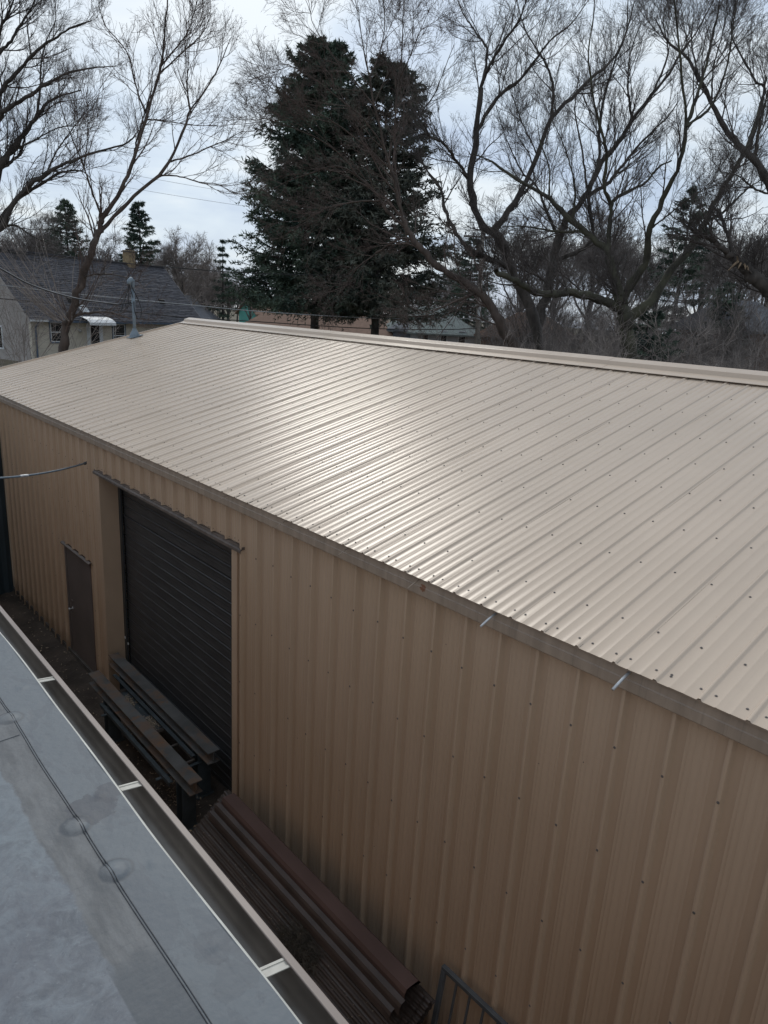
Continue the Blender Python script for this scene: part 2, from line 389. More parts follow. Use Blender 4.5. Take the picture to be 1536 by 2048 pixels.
# roof screws
def screw(mb, c, nrm, r=0.0058, h=0.0050):
    nrm = Vector(nrm); c = Vector(c); u = nrm.orthogonal().normalized(); v = nrm.cross(u)
    vs = []; fs = []
    for (rr, hh) in ((r * 1.45, 0.0), (r * 1.35, h * .35), (r * .8, h * .4), (r * .75, h)):
        for i in range(6):
            a = i * math.pi / 3; vs.append(c + (u * math.cos(a) + v * math.sin(a)) * rr + nrm * hh)
    for l in range(3):
        for i in range(6):
            fs.append((l * 6 + i, l * 6 + (i + 1) % 6, (l + 1) * 6 + (i + 1) % 6, (l + 1) * 6 + i))
    fs.append(tuple(range(18, 24))); mb.add(vs, fs)
mb = MB(); rn = (-ST, 0, CT); k = -15
while RB + RP * k < Y1 - 0.06:
    yc = RB + RP * k; k += 1
    for dy in (0.037, -0.05):
        screw(mb, rp((3.545 - EX) / CT + random.uniform(-.004, .004), yc + dy + random.uniform(-.004, .004), 0.001), rn)
    for X in (3.857, 4.492, 5.065, 5.635, 6.20, 6.77, 7.355, 7.922, 8.40):
        screw(mb, rp((X - EX) / CT + random.uniform(-.008, .008), yc - 0.05 + random.uniform(-.006, .006), 0.001), rn)
screw(mb, rp((3.56 - EX) / CT, RB + RP * 2 + 0.045 - .09, 0.001), rn)
s_ = put(mb.build('roof_screw', m_roofscrew, shed)); s_['kind'] = 'stuff'
# back slope of the roof
mb = MB(); mb.add([(RX + 0.03, Y0, -0.475), (14.06, Y0, EZ), (14.06, Y1, EZ), (RX + 0.03, Y1, -0.475)], [(0, 1, 2, 3)])
put(mb.build('back_roof_sheet', m_roof, shed))
# ridge cap in 3 m lengths
CS = 8.418 / 8.478
capp = [(8.478, -0.5345), (8.482, -0.529), (8.600, -0.488), (8.626, -0.436), (8.634, -0.4325), (8.76, -0.392), (8.886, -0.4325), (8.894, -0.436), (8.92, -0.488), (9.04, -0.529)]
y = Y1 + 0.02; i = 0
while y > Y0:
    yb = max(y - 3.02, Y0)
    lift = 0.0025 * (i % 2)
    capq = [(x * CS, z * CS) if x <= 8.76 else (2 * 8.76 * CS - (2 * 8.76 - x) * CS, z * CS) for x, z in capp]
    prof = [(x, z + lift) for x, z in capq] + [(x, z + lift - 0.0012) for x, z in reversed(capq)]
    put(MB().prism_y(prof, yb - 0.05 * (yb > Y0), y).build('ridge_cap', m_roof, shed)); y = yb; i += 1
# foam closure line set back under the cap, seen as dark gaps between the ribs
put(MB().prism_y([(8.47, -0.548), (8.56, -0.530), (8.56, -0.487), (8.47, -0.518)], Y0, Y1 - .01).build('ridge_closure', m_dark, shed))
# gable trim at far and near ends
for (ya, yb) in ((Y1 - 0.001, Y1 + 0.035), (Y0 - 0.035, Y0 + 0.001)):
    mb = MB()
    for (h0, h1) in ((-0.12, 0.026),):
        b = [rp(-0.01, ya, h0), rp(SL + 0.02, ya, h0), rp(SL + 0.02, yb, h0), rp(-0.01, yb, h0)]
        t = [rp(-0.01, ya, h1), rp(SL + 0.02, ya, h1), rp(SL + 0.02, yb, h1), rp(-0.01, yb, h1)]
        mb.hexa(b, t)
    put(mb.build('gable_trim', m_roof, shed))
# fascia in lengths
fy = [Y0, 0.1, 2.86, 5.7, 8.72, 11.75, 14.7, Y1 - .01]
for i in range(len(fy) - 1):
    o = 0.0012 * (i % 2)
    prof = [(3.512 - o, -1.850), (3.506 - o, -1.915), (3.500 - o, -1.921), (3.502 - o, -1.984), (3.506 - o, -1.990), (3.60, -1.990), (3.60, -1.984), (3.51, -1.984), (3.508, -1.92), (3.516, -1.850)]
    put(MB().prism_y(prof, fy[i], fy[i + 1] + 0.02).build('fascia', m_fascia, shed))
# old gutter spikes sticking out of the fascia
for i, yy in enumerate((0.72, 1.68, 2.653, 3.38, 4.211, 5.116, 6.168, 7.077, 8.153, 9.2, 10.25)):
    r = [0.009, 0.009, 0.0075, 0.0045, 0.0035, 0.0032, 0.0032, 0.0032, 0.0032, .0032, .0032][i]
    ln = [1, 1, 0.95, 0.75, 0.7, 0.7, 0.7, 0.7, .7, .7, .7][i]
    a = Vector((3.515, yy + 0.004, -1.862)); b = a + Vector((-0.155 * ln, 0.012, -0.075 * ln))
    put(MB().tube([a, a.lerp(b, .5) + Vector((0, 0, 0.004)), b], r, 8).build('gutter_spike', m_galv if i < 3 else m_fascia, shed, True))
# front wall panels
WP, WB, WX = 0.3055, 1.112, 3.59
def wall_panel(ya, yb, z0, z1, parent=shed, x=WX, m=None):
    pts = []
    for k in range(math.floor((ya - WB) / WP) - 1, math.ceil((yb - WB) / WP) + 2):
        yc = WB + WP * k
        for dy, h in ((-0.025, 0), (-0.019, 0.002), (-0.016, 0.041), (-0.013, 0.045), (0.006, 0.045), (0.010, 0.041), (0.015, 0.002), (0.021, 0)): pts.append((yc + dy, h))
        for fr in (0.24, 0.31, 0.42, 0.58, 0.69, 0.76):
            for dy, h in ((-0.004, 0), (-0.0012, 0.0024), (0.0012, 0.0024), (0.004, 0)): pts.append((yc + WP * fr + dy, h))
    pts = [p for p in pts if ya < p[0] < yb]
    pts = [(ya, 0)] + pts + [(yb, 0)]
    zs = np.linspace(z0, z1, max(2, int((z1 - z0) / 0.3) + 1)); k = len(pts); V = []; Fc = []
    for z in zs:
        for (y, h) in pts:
            oil = 0.0014 * math.sin(y * 17 + z * 1.3) * math.sin(z * 2.3 + y * 5)
            V.append((x - h - oil - 0.0008 * math.sin(z * 3 + y), y, z))
    for j in range(len(zs) - 1):
        for i in range(k - 1):
            a = j * k + i; Fc.append((a, a + k, a + k + 1, a + 1))
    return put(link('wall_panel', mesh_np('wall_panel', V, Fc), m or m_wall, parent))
ya = 6.09
while ya > Y0:
    yb = ya; ya = max(ya - 3 * WP, Y0); wall_panel(ya, yb, GZ + 0.02, -1.86)
for a, b in ((6.09, 7.006), (7.006, 7.922), (7.922, 8.839), (8.839, 9.755), (9.755, 10.01)):
    wall_panel(a, b, -2.377, -1.86)
wall_panel(10.01, 10.50, GZ + 0.02, -1.86)
wall_panel(10.50, 11.66, -3.924, -1.86)
ya = 11.66
while ya < Y1:
    yb = min(ya + 3 * WP, Y1); wall_panel(ya, yb, GZ + 0.02, -1.86); ya = yb
# screws on the wall ribs
mb = MB(); k = -12
while WB + WP * k < Y1:
    yc = WB + WP * k; k += 1
    for z in (-2.405, -3.133, -3.912, -4.668, -5.43):
        if 6.1 < yc < 10.0: continue
        if 10.45 < yc < 11.7 and z < -3.9: continue
        if random.random() < 0.06: continue
        screw(mb, (WX - 0.0455, yc - 0.003 + random.uniform(-.004, .004), z + random.uniform(-.012, .012)), (-1, 0, 0), 0.0065, 0.005)
    if random.random() < 0.35:
        screw(mb, (WX - 0.002, yc + random.uniform(.05, .25), random.uniform(-5.4, -2.2)), (-1, 0, 0), 0.003, 0.003)
s_ = put(mb.build('wall_screw', m_roofscrew, shed)); s_['kind'] = 'stuff'
# other walls
put(MB().add([(WX, Y1, GZ), (13.93, Y1, GZ), (13.93, Y1, -1.9), (8.76, Y1, -0.6), (WX, Y1, -1.9)], [(0, 1, 2, 3, 4)]).build('end_wall', m_wall, shed))
put(MB().add([(WX, Y0, GZ), (13.93, Y0, GZ), (13.93, Y0, -1.9), (8.76, Y0, -0.6), (WX, Y0, -1.9)], [(4, 3, 2, 1, 0)]).build('end_wall', m_wall, shed))
put(MB().add([(13.93, Y0, GZ), (13.93, Y1, GZ), (13.93, Y1, -1.85), (13.93, Y0, -1.85)], [(0, 1, 2, 3)]).build('back_wall', m_wall, shed))
put(solid('footing', (3.56, 10.02, GZ - .05), (3.70, Y1, GZ + 0.11), m_conc, shed))
put(solid('footing', (3.575, Y0, GZ - .05), (3.70, 6.09, GZ + 0.07), m_conc, shed))
# roll-up door: recess, trims, guides, slats
OY0, OY1, OZ = 6.205, 9.905, -2.43
RXD = 3.885
put(MB().prism_y([(3.566, GZ), (3.566, OZ + .03), (3.60, OZ + .03), (3.60, GZ)], OY0 - 0.11, OY0).build('door_trim', m_trim, shed))
put(MB().prism_y([(3.566, GZ), (3.566, OZ + .03), (3.60, OZ + .03), (3.60, GZ)], OY1, OY1 + 0.11).build('door_trim', m_trim, shed))
put(solid('door_jamb', (3.601, OY1 + 0.001, GZ), (RXD + 0.05, OY1 + 0.03, OZ), m_trim, shed))
put(solid('door_jamb', (3.601, OY0 - 0.03, GZ), (RXD + 0.05, OY0 - 0.001, OZ), m_trim, shed))
put(solid('door_header', (3.601, OY0, OZ), (RXD + 0.05, OY1, OZ + 0.03), m_trim, shed))
put(solid('inner_back', (RXD + 0.06, OY0 - .1, GZ), (RXD + 0.09, OY1 + .1, OZ + .1), m_dark, shed))
put(MB().prism_y([(3.556, OZ + 0.050), (3.554, OZ + 0.030), (3.536, OZ + 0.020), (3.536, OZ - 0.010), (3.541, OZ - 0.010), (3.541, OZ + 0.012), (3.566, OZ + 0.022), (3.588, OZ + 0.022), (3.588, OZ + 0.050)], 7.02, 10.05).build('drip_cap', m_drip, shed))
put(MB().prism_y([(3.554, OZ + 0.047), (3.552, OZ + 0.027), (3.533, OZ + 0.017), (3.533, OZ - 0.014), (3.538, OZ - 0.014), (3.538, OZ + 0.009), (3.564, OZ + 0.019), (3.586, OZ + 0.019), (3.586, OZ + 0.047)], 5.975, 7.03).build('drip_cap', m_drip, shed))
mb = MB()
for k in range(60):
    screw(mb, (3.557, random.uniform(6.0, 10.0), OZ + random.uniform(0.065, 0.12)), (-1, 0, 0), 0.004, 0.006)
s_ = put(mb.build('drip_cap_screw', m_drip, shed)); s_['kind'] = 'stuff'
door = put(link('rollup_door', MB().box((RXD - 0.012, OY0 + 0.02, GZ + 0.015), (RXD + 0.02, OY1 - 0.02, GZ + 0.10)).build('tmp', m_guide).data, m_guide, shed))
bpy.data.objects.remove(bpy.data.objects['tmp'])
for (a, b) in ((OY1 - 0.085, OY1 - 0.002), (OY0 + 0.002, OY0 + 0.085)):
    put(MB().box((RXD - 0.055, a, GZ), (RXD - 0.03, b, OZ - 0.01)).box((RXD + .012, a, GZ), (RXD + .04, b, OZ - 0.01)).build('guide_rail', m_guide, shed))
SH = 0.150
sp_ = [(0.0, 0.0), (-0.002, 0.004), (-0.0055, 0.014), (-0.006, 0.022), (-0.004, 0.030), (-0.0025, 0.040), (-0.0038, 0.048), (-0.0038, 0.054), (-0.002, 0.062), (-0.002, 0.074), (-0.0034, 0.082), (-0.0034, 0.088), (-0.0018, 0.096), (-0.0022, 0.108), (-0.006, 0.122), (-0.0105, 0.132), (-0.0105, 0.140), (-0.004, SH - 0.003), (0.006, SH - 0.003), (0.006, 0.0)]
me_slat = MB().prism_y([(x, z) for x, z in sp_], OY0 + 0.03, OY1 - 0.03).build('slat', m_slat).data
bpy.data.objects.remove(bpy.data.objects['slat'])
z = GZ + 0.10; 
while z < OZ - 0.03:
    o = bpy.data.objects.new('slat', me_slat); C.objects.link(o); o.parent = door
    o.matrix_basis = Matrix.Translation((RXD + random.uniform(-.0015, .0015), 0, z)) @ Matrix.Rotation(random.uniform(-.05, .035), 4, 'Y')
    z += SH
put(MB().tube([(RXD - .06, OY1 - .04, -5.02), (RXD - .066, OY1 - .04, -5.02)], 0.022, 12).build('reflector', m_white, shed))
put(MB().tube([(RXD - .06, OY1 - .04 - .11, -5.08), (RXD - .066, OY1 - .15, -5.08)], 0.022, 12).build('reflector', m_white, shed))
# personnel door
pd = put(MB().box((3.588, 10.56, GZ + 0.05), (3.605, 11.60, -4.00)).build('entry_door', m_door, shed))
bevel(pd)
for a, b in (((3.572, 10.50, GZ), (3.60, 10.555, -3.955)), ((3.572, 11.605, GZ), (3.60, 11.66, -3.955)), ((3.572, 10.50, -3.995), (3.601, 11.66, -3.957))):
    put(solid('door_frame', a, b, m_door, shed))
put(MB().prism_y([(3.572, -3.925), (3.535, -3.943), (3.535, -3.962), (3.541, -3.962), (3.545, -3.95), (3.588, -3.948)], 10.44, 11.72).build('drip_cap', m_drip, shed))
kn = MB(); kn.tube([(3.588, 11.47, -5.06), (3.578, 11.47, -5.06)], 0.033, 12); kn.tube([(3.578, 11.47, -5.06), (3.545, 11.47, -5.06), (3.535, 11.47, -5.06), (3.515, 11.47, -5.06)], [0.012, 0.014, 0.028, 0.022], 12)
kn = put(kn.build('door_knob', m_chrome, shed, True))
kd = MB().tube([(3.588, 11.47, -4.92), (3.572, 11.47, -4.92)], 0.026, 12); put(kd.build('deadbolt', m_drip, shed))
# service mast through the roof
mast_b = rp((7.12 - EX) / CT, 16.90, 0)
ms = MB().tube([(mast_b[0], mast_b[1], mast_b[2] - .1), (mast_b[0] - .01, mast_b[1], mast_b[2] + 1.16)], 0.038, 12); ms = put(ms.build('service_mast', m_mast, shed, True))
mx_, my_, mz_ = mast_b
hd = MB().tube([(mx_ - .01, my_, mz_ + 1.10), (mx_ - .01, my_, mz_ + 1.20), (mx_ - .02, my_ - .01, mz_ + 1.28), (mx_ - .055, my_ - .03, mz_ + 1.31), (mx_ - .11, my_ - .06, mz_ + 1.27), (mx_ - .13, my_ - .07, mz_ + 1.20)], [.042, .046, .058, .062, .055, .042], 12)
h_ = put(hd.build('weather_head', m_mast, shed, True))
cl = MB().tube([(mx_ - .01, my_, mz_ + .78), (mx_ - .01, my_, mz_ + .84)], 0.048, 12); put(cl.build('mast_clamp', m_mast, shed))
bt = MB(); bt.hexa([rp((7.12 - EX) / CT + a, 16.90 + b, 0.022) for a, b in ((-.16, -.14), (.16, -.14), (.16, .14), (-.16, .14))], [rp((7.12 - EX) / CT + a, 16.90 + b, 0.03) for a, b in ((-.16, -.14), (.16, -.14), (.16, .14), (-.16, .14))])
bt.tube([(mx_, my_, mz_ - .02), (mx_ - .005, my_, mz_ + .06), (mx_ - .005, my_, mz_ + .15), (mx_ - .005, my_, mz_ + .20)], [.135, .115, .062, .046], 14)
put(bt.build('mast_boot', m_mast, shed))

# ------------------------------------------------------------------ near building: flat roof, gutter
NZ = -1.65
near = empty('flat_roof_building', (-3.0, 6.0, GZ), label='low building with grey membrane flat roof in the foreground', cat='building')
def putn(o): o.matrix_parent_inverse = Matrix.Translation((3.0, -6.0, -GZ)); return o
def edge_x(y): return 0.782 + 0.005 * math.sin(y * 2.3 + 0.6) + 0.002 * math.sin(y * 6.1)
bumps = [at_z(px, py, NZ)[:2] for px, py in ((20, 1437), (152, 1652), (232, 1741), (-60, 1330))]
small = [at_z(px, py, NZ)[:2] for px, py in ((198, 1592), (305, 1727), (424, 1893), (45, 1376))]
xs = np.concatenate([np.linspace(-9, -1.2, 12), np.linspace(-1.15, 0.2, 28), np.linspace(0.215, 0.755, 73)])
ys = np.concatenate([np.linspace(-3, 0.3, 10), np.linspace(0.35, 4.4, 620), np.linspace(4.45, 16, 90)])
XX, YY = np.meshgrid(xs, ys, indexing='ij')
EXE = 0.782 + 0.005 * np.sin(YY * 2.3 + 0.6) + 0.002 * np.sin(YY * 6.1) - 0.004
XX = np.where(XX > 0.65, 0.65 + (XX - 0.65) * (EXE - 0.65) / (0.755 - 0.65), XX)
ZZ = NZ + 0.0022 * np.sin(XX * 6 + YY * 3.1) * np.sin(YY * 4.2 - XX * 3) + 0.0012 * np.sin(YY * 13 + XX * 7)
for bx, by in bumps:
    d = np.hypot(XX - bx, YY - by); ZZ += 0.0060 * np.exp(-(d / 0.041) ** 12) + 0.0060 * np.exp(-(d / 0.026) ** 2.5) + 0.002 * np.exp(-((d - .055) / .02) ** 2)
for bx, by in small:
    d = np.hypot(XX - bx, YY - by); ZZ += 0.0035 * np.exp(-(d / 0.016) ** 2)
nx, ny = XX.shape; idx = np.arange(nx * ny).reshape(nx, ny)
Fq = np.stack([idx[:-1, :-1], idx[1:, :-1], idx[1:, 1:], idx[:-1, 1:]], -1).reshape(-1, 4)
m_memb = mat('grey_roof_membrane', (0.235, 0.275, 0.315), rough=0.55, var=0.10, scale=3.5, bump=0.35, bscale=34, bdist=0.006, detail=8)
g = NG(m_memb)
wob = g.math('MULTIPLY', g.math('SUBTRACT', g.noise(9, (1, 1, 1), 6, 0.6), 0.5), 0.055)
xw = g.math('ADD', g.x, wob)
fine = g.noise(46, (1, 1, 1), 8, 0.75, 0.8)
mott = g.step(g.noise(13, (1, 1, 1), 9, 0.68, 1.0), 0.30, 0.70)
mott2 = g.noise(3.2, (1, 1, 1), 5, 0.6, 0.4)
old = g.mix(mott, (0.110, 0.124, 0.150), (0.205, 0.236, 0.268))
old = g.mix(g.math('MULTIPLY', g.step(mott2, 0.42, 0.62), 0.5), old, (0.145, 0.152, 0.182))
old = g.mix(g.math('MULTIPLY', g.step(fine, 0.55, 0.66), 0.5), old, (0.085, 0.096, 0.122))
old = g.mix(g.math('MULTIPLY', g.step(g.noise(60, (1, 1, 1), 6, 0.7), 0.58, 0.68), 0.35), old, (0.30, 0.335, 0.36))
old = g.mix(g.math('MULTIPLY', g.step(g.math('ADD', g.y, g.math('MULTIPLY', mott, 0.5)), 1.7, 2.6), 0.45), old, (0.215, 0.265, 0.292))
corner = g.math('ADD', g.math('ADD', g.y, g.math('MULTIPLY', g.x, -0.35)), g.math('MULTIPLY', g.noise(9, (1, 1, 1), 7, 0.65), 0.35))
old = g.mix(g.math('MULTIPLY', g.math('SUBTRACT', 1.0, g.step(corner, 1.25, 1.33)), 0.5), old, (0.27, 0.305, 0.335))
band = g.mix(g.step(g.noise(14, (1.6, .35, 1), 8, .65), 0.35, 0.65), (0.112, 0.118, 0.126), (0.182, 0.188, 0.194))
band = g.mix(g.math('MULTIPLY', g.step(g.noise(40, (.6, 1.4, 1), 8, .7), 0.54, 0.66), 0.4), band, (0.095, 0.10, 0.112))
c = g.mix(g.step(xw, 0.488, 0.500), old, band)
lowb = g.mix(g.noise(26, (.35, 3.0, 1), 8, .65), (0.060, 0.075, 0.094), (0.122, 0.138, 0.155))
ym = g.math('ADD', g.y, g.math('MULTIPLY', g.math('SUBTRACT', g.noise(6), 0.5), 0.16))
c = g.mix(g.math('MULTIPLY', g.math('SUBTRACT', 1.0, g.step(ym, 1.40, 1.50)), g.step(g.x, 0.478, 0.484)), c, lowb)
strip = g.mix(g.noise(3, (1, .6, 1), 7, .6), (0.122, 0.144, 0.164), (0.178, 0.208, 0.232))
strip = g.mix(g.math('MULTIPLY', g.step(g.noise(11, (1, .4, 1), 7, .65), .55, .7), .3), strip, (0.099, 0.109, 0.125))
strip = g.mix(g.math('MULTIPLY', g.step(g.noise(55, (1, .7, 1), 7, .7), .55, .68), .35), strip, (0.10, 0.115, 0.135))
strip = g.mix(g.math('MULTIPLY', g.step(g.noise(4.5, (2.5, .8, 1), 6, .6, 1.2), .54, .57), .35), strip, (0.105, 0.118, 0.142))
c = g.mix(g.step(g.x, 0.608, 0.612), c, strip)
for (px, py, r, k) in ((182, 1618, 0.075, .75), (215, 1585, 0.05, .7), (424, 1893, 0.055, .3), (470, 1960, 0.06, .25)):
    p = at_z(px, py, NZ)
    c = g.mix(g.math('MULTIPLY', g.blob((p[0], p[1], NZ), r, g.noise(20, (1, 1, 1), 8, .65, .5)), k), c, (0.083, 0.089, 0.109))
for bx, by in bumps:      # dirt caught round the fastener plates; their bright crests painted into the colour
    d = g.t.nodes.new('ShaderNodeVectorMath'); d.operation = 'DISTANCE'; g.t.links.new(g.pos, d.inputs[0]); d.inputs[1].default_value = (bx, by, NZ)
    dv = g.math('ADD', d.outputs['Value'], g.math('MULTIPLY', g.math('SUBTRACT', g.noise(30), 0.5), 0.012))
    ring = g.math('MULTIPLY', g.step(dv, 0.038, 0.046), g.math('SUBTRACT', 1.0, g.step(dv, 0.047, 0.058)))
    c = g.mix(g.math('MULTIPLY', ring, 0.55), c, (0.075, 0.085, 0.10))
    c = g.mix(g.math('MULTIPLY', g.math('SUBTRACT', 1.0, g.step(dv, 0.02, 0.036)), 0.35), c, (0.25, 0.27, 0.28))
hs_ = g.t.nodes.new('ShaderNodeHueSaturation'); hs_.inputs['Saturation'].default_value = 0.78; hs_.inputs['Value'].default_value = 0.80
g.t.links.new(c, hs_.inputs['Color']); c = hs_.outputs['Color']
g.set_base(c)
mb_ = putn(link('roof_membrane', mesh_np('roof_membrane', np.stack([XX, YY, ZZ], -1), Fq, True), m_memb, near))
# seam: stripped-in cover strip along the eave, two sealant beads and a cross lap
ys2 = np.linspace(-2, 15.5, 420)
def ribbon(name, fx, half, h, m, parent=near, yv=ys2):
    V = []; Fc = []
    for y in yv:
        x = fx(y); z = NZ
        for bx, by in bumps:
            d = math.hypot(x - bx, y - by); z += 0.0060 * math.exp(-(d / 0.041) ** 12) + 0.0060 * math.exp(-(d / 0.026) ** 2.5) + 0.002 * math.exp(-((d - .055) / .02) ** 2)
        z += 0.0022 * math.sin(x * 6 + y * 3.1) * math.sin(y * 4.2 - x * 3) + 0.0012 * math.sin(y * 13 + x * 7)
        V += [(x - half, y, z - .001), (x - half * .7, y, z + h), (x + half * .7, y, z + h), (x + half, y, z - .001)]
    for j in range(len(yv) - 1):
        for i in range(3): a = j * 4 + i; Fc.append((a, a + 1, a + 5, a + 4))
    return putn(link(name, mesh_np(name, V, Fc, True), m, parent))
def seam_x(y): return 0.614 + 0.0022 * math.sin(y * 2.7) + 0.0012 * math.sin(y * 9.3 + 1)
ribbon('seam_bead', lambda y: seam_x(y) - 0.0036, 0.0014, 0.0022, m_seam)
ribbon('seam_bead', lambda y: seam_x(y) + 0.0036, 0.0014, 0.0022, m_seam)
V = []; 
mb = MB().hexa([(0.45, 2.655, NZ - .002), (0.604, 2.66, NZ - .002), (0.604, 2.675, NZ - .002), (0.45, 2.67, NZ - .002)], [(0.45, 2.657, NZ + .004), (0.604, 2.662, NZ + .004), (0.604, 2.673, NZ + .004), (0.45, 2.668, NZ + .004)])
putn(mb.build('lap_seam', m_memb, near))
# turned-down membrane edge + cream metal drip edge
V = []; Fc = []; prof_e = [(-0.004, -0.0005), (-0.002, -0.001), (0.0, -0.003), (0.0005, -0.008)]
for y in ys2:
    ex = edge_x(y) - 0.003
    for dx, dz in prof_e: V.append((ex + dx, y, NZ + dz))
for j in range(len(ys2) - 1):
    for i in range(3): a = j * 4 + i; Fc.append((a, a + 1, a + 5, a + 4))
putn(link('membrane_edge', mesh_np('membrane_edge', V, Fc, True), m_memb, near))
V = []; Fc = []; prof_e = [(-0.012, -0.0065), (-0.002, -0.0065), (0.0035, -0.0065), (0.0065, -0.010), (0.007, -0.040), (0.004, -0.040), (0.003, -0.012)]
for y in ys2:
    ex = edge_x(y)
    for dx, dz in prof_e: V.append((ex + dx, y, NZ + dz))
k = len(prof_e)
for j in range(len(ys2) - 1):
    for i in range(k - 1): a = j * k + i; Fc.append((a, a + 1, a + k + 1, a + k))
putn(link('drip_edge', mesh_np('drip_edge', V, Fc, False), m_edge, near))
# gutter trough
gut = [(0.772, -0.012), (0.772, -0.06)] + [(0.819 - 0.047 * math.cos(math.pi * q / 14), -0.052 - 0.050 * math.sin(math.pi * q / 14)) for q in range(1, 14)] + [(0.866, -0.05), (0.866, -0.012)]
gt = [(x, NZ + z) for x, z in gut]
gut_o = putn(MB().prism_y(gt + [(x + (.002 if x > .819 else -.002), z - .002) for i, (x, z) in reversed(list(enumerate(gt)))], -2.8, 15.2).build('gutter', m_gutter_in, near, True))
md = gut_o.modifiers.new('edge', 'EDGE_SPLIT'); md.split_angle = math.radians(50)
lip = [(0.855, NZ - 0.0125), (0.855, NZ - 0.0085), (0.8565, NZ - 0.007), (0.8745, NZ - 0.007), (0.8765, NZ - 0.009), (0.8765, NZ - 0.030), (0.874, NZ - 0.030), (0.874, NZ - 0.0125)]
putn(MB().prism_y(lip, -2.8, 15.2).build('gutter_lip', m_lip, near))
for y in [1.205 + 0.925 * k for k in range(-3, 16)]:
    mb = MB()
    for (a, b, h) in ((-0.017, -0.009, 0.0), (-0.009, 0.009, -0.0025), (0.009, 0.017, 0.0)):
        mb.hexa([(0.788, y + 0.014 + a, NZ - 0.014 + h), (0.868, y + a, NZ - 0.016 + h), (0.868, y + b, NZ - 0.016 + h), (0.788, y + 0.014 + b, NZ - 0.014 + h)],
                [(0.788, y + 0.014 + a, NZ - 0.011 + h), (0.868, y + a, NZ - 0.013 + h), (0.868, y + b, NZ - 0.013 + h), (0.788, y + 0.014 + b, NZ - 0.011 + h)])
    putn(mb.build('gutter_strap', m_hanger, gut_o if False else near))
putn(solid('side_wall', (-9, -2.9, GZ), (0.755, 15.6, NZ - 0.05), m_trim, near))
# leaf scraps in the gutter
def scraps(n, box, zf, smin, smax, parent=None, name='leaf_litter', m=m_leaf):
    V = []; Fc = []
    for i in range(n):
        p = Vector((random.uniform(*box[0]), random.uniform(*box[1]), 0)); p.z = zf(p.x, p.y)
        a = random.uniform(0, 6.28); s = random.uniform(smin, smax); wd = s * random.uniform(.15, .5)
        d = Vector((math.cos(a), math.sin(a), random.uniform(-.3, .3))) * s; e = Vector((-math.sin(a), math.cos(a), random.uniform(-.4, .4))) * wd
        b = len(V); V += [p - d, p + e * .8, p + d, p - e]; Fc.append((b, b + 1, b + 2, b + 3))
    return link(name, mesh_np(name, V, Fc), m, parent)
o = putn(scraps(700, ((0.782, 0.822), (0.5, 12)), lambda x, y: NZ - 0.050 - 0.050 * math.sin(math.acos((0.819 - x) / 0.047)) + random.uniform(.001, .006), 0.002, 0.008, near)); o['kind'] = 'stuff'

# ------------------------------------------------------------------ alley things
o = scraps(2600, ((0.9, 3.55), (2.0, 15.0)), lambda x, y: GZ + 0.055 + random.uniform(0, .02), 0.006, 0.03); tag(o, 'dry leaf scraps scattered over the dark alley dirt', kind='stuff')
# clusters
def cl_scraps(n, c, s, zf, smin=.006, smax=.02, **k):
    V = []; Fc = []
    for i in range(n):
        p = Vector((random.gauss(c[0], s[0]), random.gauss(c[1], s[1]), 0)); p.z = zf(p.x, p.y)
        a = random.uniform(0, 6.28); q = random.uniform(smin, smax); wd = q * random.uniform(.2, .6)
        d = Vector((math.cos(a), math.sin(a), random.uniform(-.5, .5))) * q; e = Vector((-math.sin(a), math.cos(a), random.uniform(-.5, .5))) * wd
        b = len(V); V += [p - d, p + e, p + d, p - e]; Fc.append((b, b + 1, b + 2, b + 3))
    return link('leaf_litter', mesh_np('leaf_litter', V, Fc), m_leaf, **k)
BZ = -5.2
rack = empty('steel_rack', (3.3, 7.9, GZ), label='steel rack of two rusty beams on posts before the roll up door', cat='rack')
def putr(o): o.matrix_parent_inverse = Matrix.Translation((-3.3, -7.9, -GZ)); return o
def ibeam(xc, y0, y1, zt, w_=0.155, h=0.16, t=0.012):
    a = w_ / 2
    prof = [(-a, 0), (a, 0), (a, -t), (t / 2, -t), (t / 2, -h + t), (a, -h + t), (a, -h), (-a, -h), (-a, -h + t), (-t / 2, -h + t), (-t / 2, -t), (-a, -t)]
    return MB().prism_y([(xc + x, zt + z) for x, z in reversed(prof)], y0, y1)
b1 = putr(ibeam(3.172, 6.31, 9.42, BZ).build('beam', m_beam, rack)); b1['label'] = 'rust streaked front beam'
b2 = putr(ibeam(3.605, 6.70, 9.80, BZ).build('beam', m_beam, rack))
for xc, yc in ((3.172, 6.57), (3.172, 8.78), (3.605, 7.02), (3.605, 9.3)):
    a = 0.085
    prof = MB()
    prof.box((xc - a, yc - 0.075, GZ + 0.02), (xc + a, yc - 0.067, BZ - 0.161)); prof.box((xc - 0.006, yc - 0.0665, GZ + 0.02), (xc + 0.006, yc + 0.0665, BZ - 0.161)); prof.box((xc - a, yc + 0.067, GZ + 0.02), (xc + a, yc + 0.075, BZ - 0.161))
    putr(prof.build('post', m_post, rack))
    putr(solid('base_plate', (xc - .12, yc - .11, GZ + 0.03), (xc + .12, yc + .11, GZ + 0.045), m_post, rack))
def angle(xc, y0, y1, zt, s=0.05, t=0.006, flip=1):
    return MB().prism_y([(xc, zt), (xc + s * flip, zt), (xc + s * flip, zt - t), (xc + t * flip, zt - t), (xc + t * flip, zt - s), (xc, zt - s)][::flip], y0, y1)
for xc, y0, y1, zt, fl in ((3.05, 6.75, 8.9, -5.42, 1), (3.26, 6.6, 9.1, -5.40, 1), (3.515, 7.0, 9.5, -5.38, -1), (3.70, 6.9, 9.5, -5.38, -1)):
    putr(angle(xc, y0, y1, zt, flip=fl).build('angle_rail', m_post, rack))
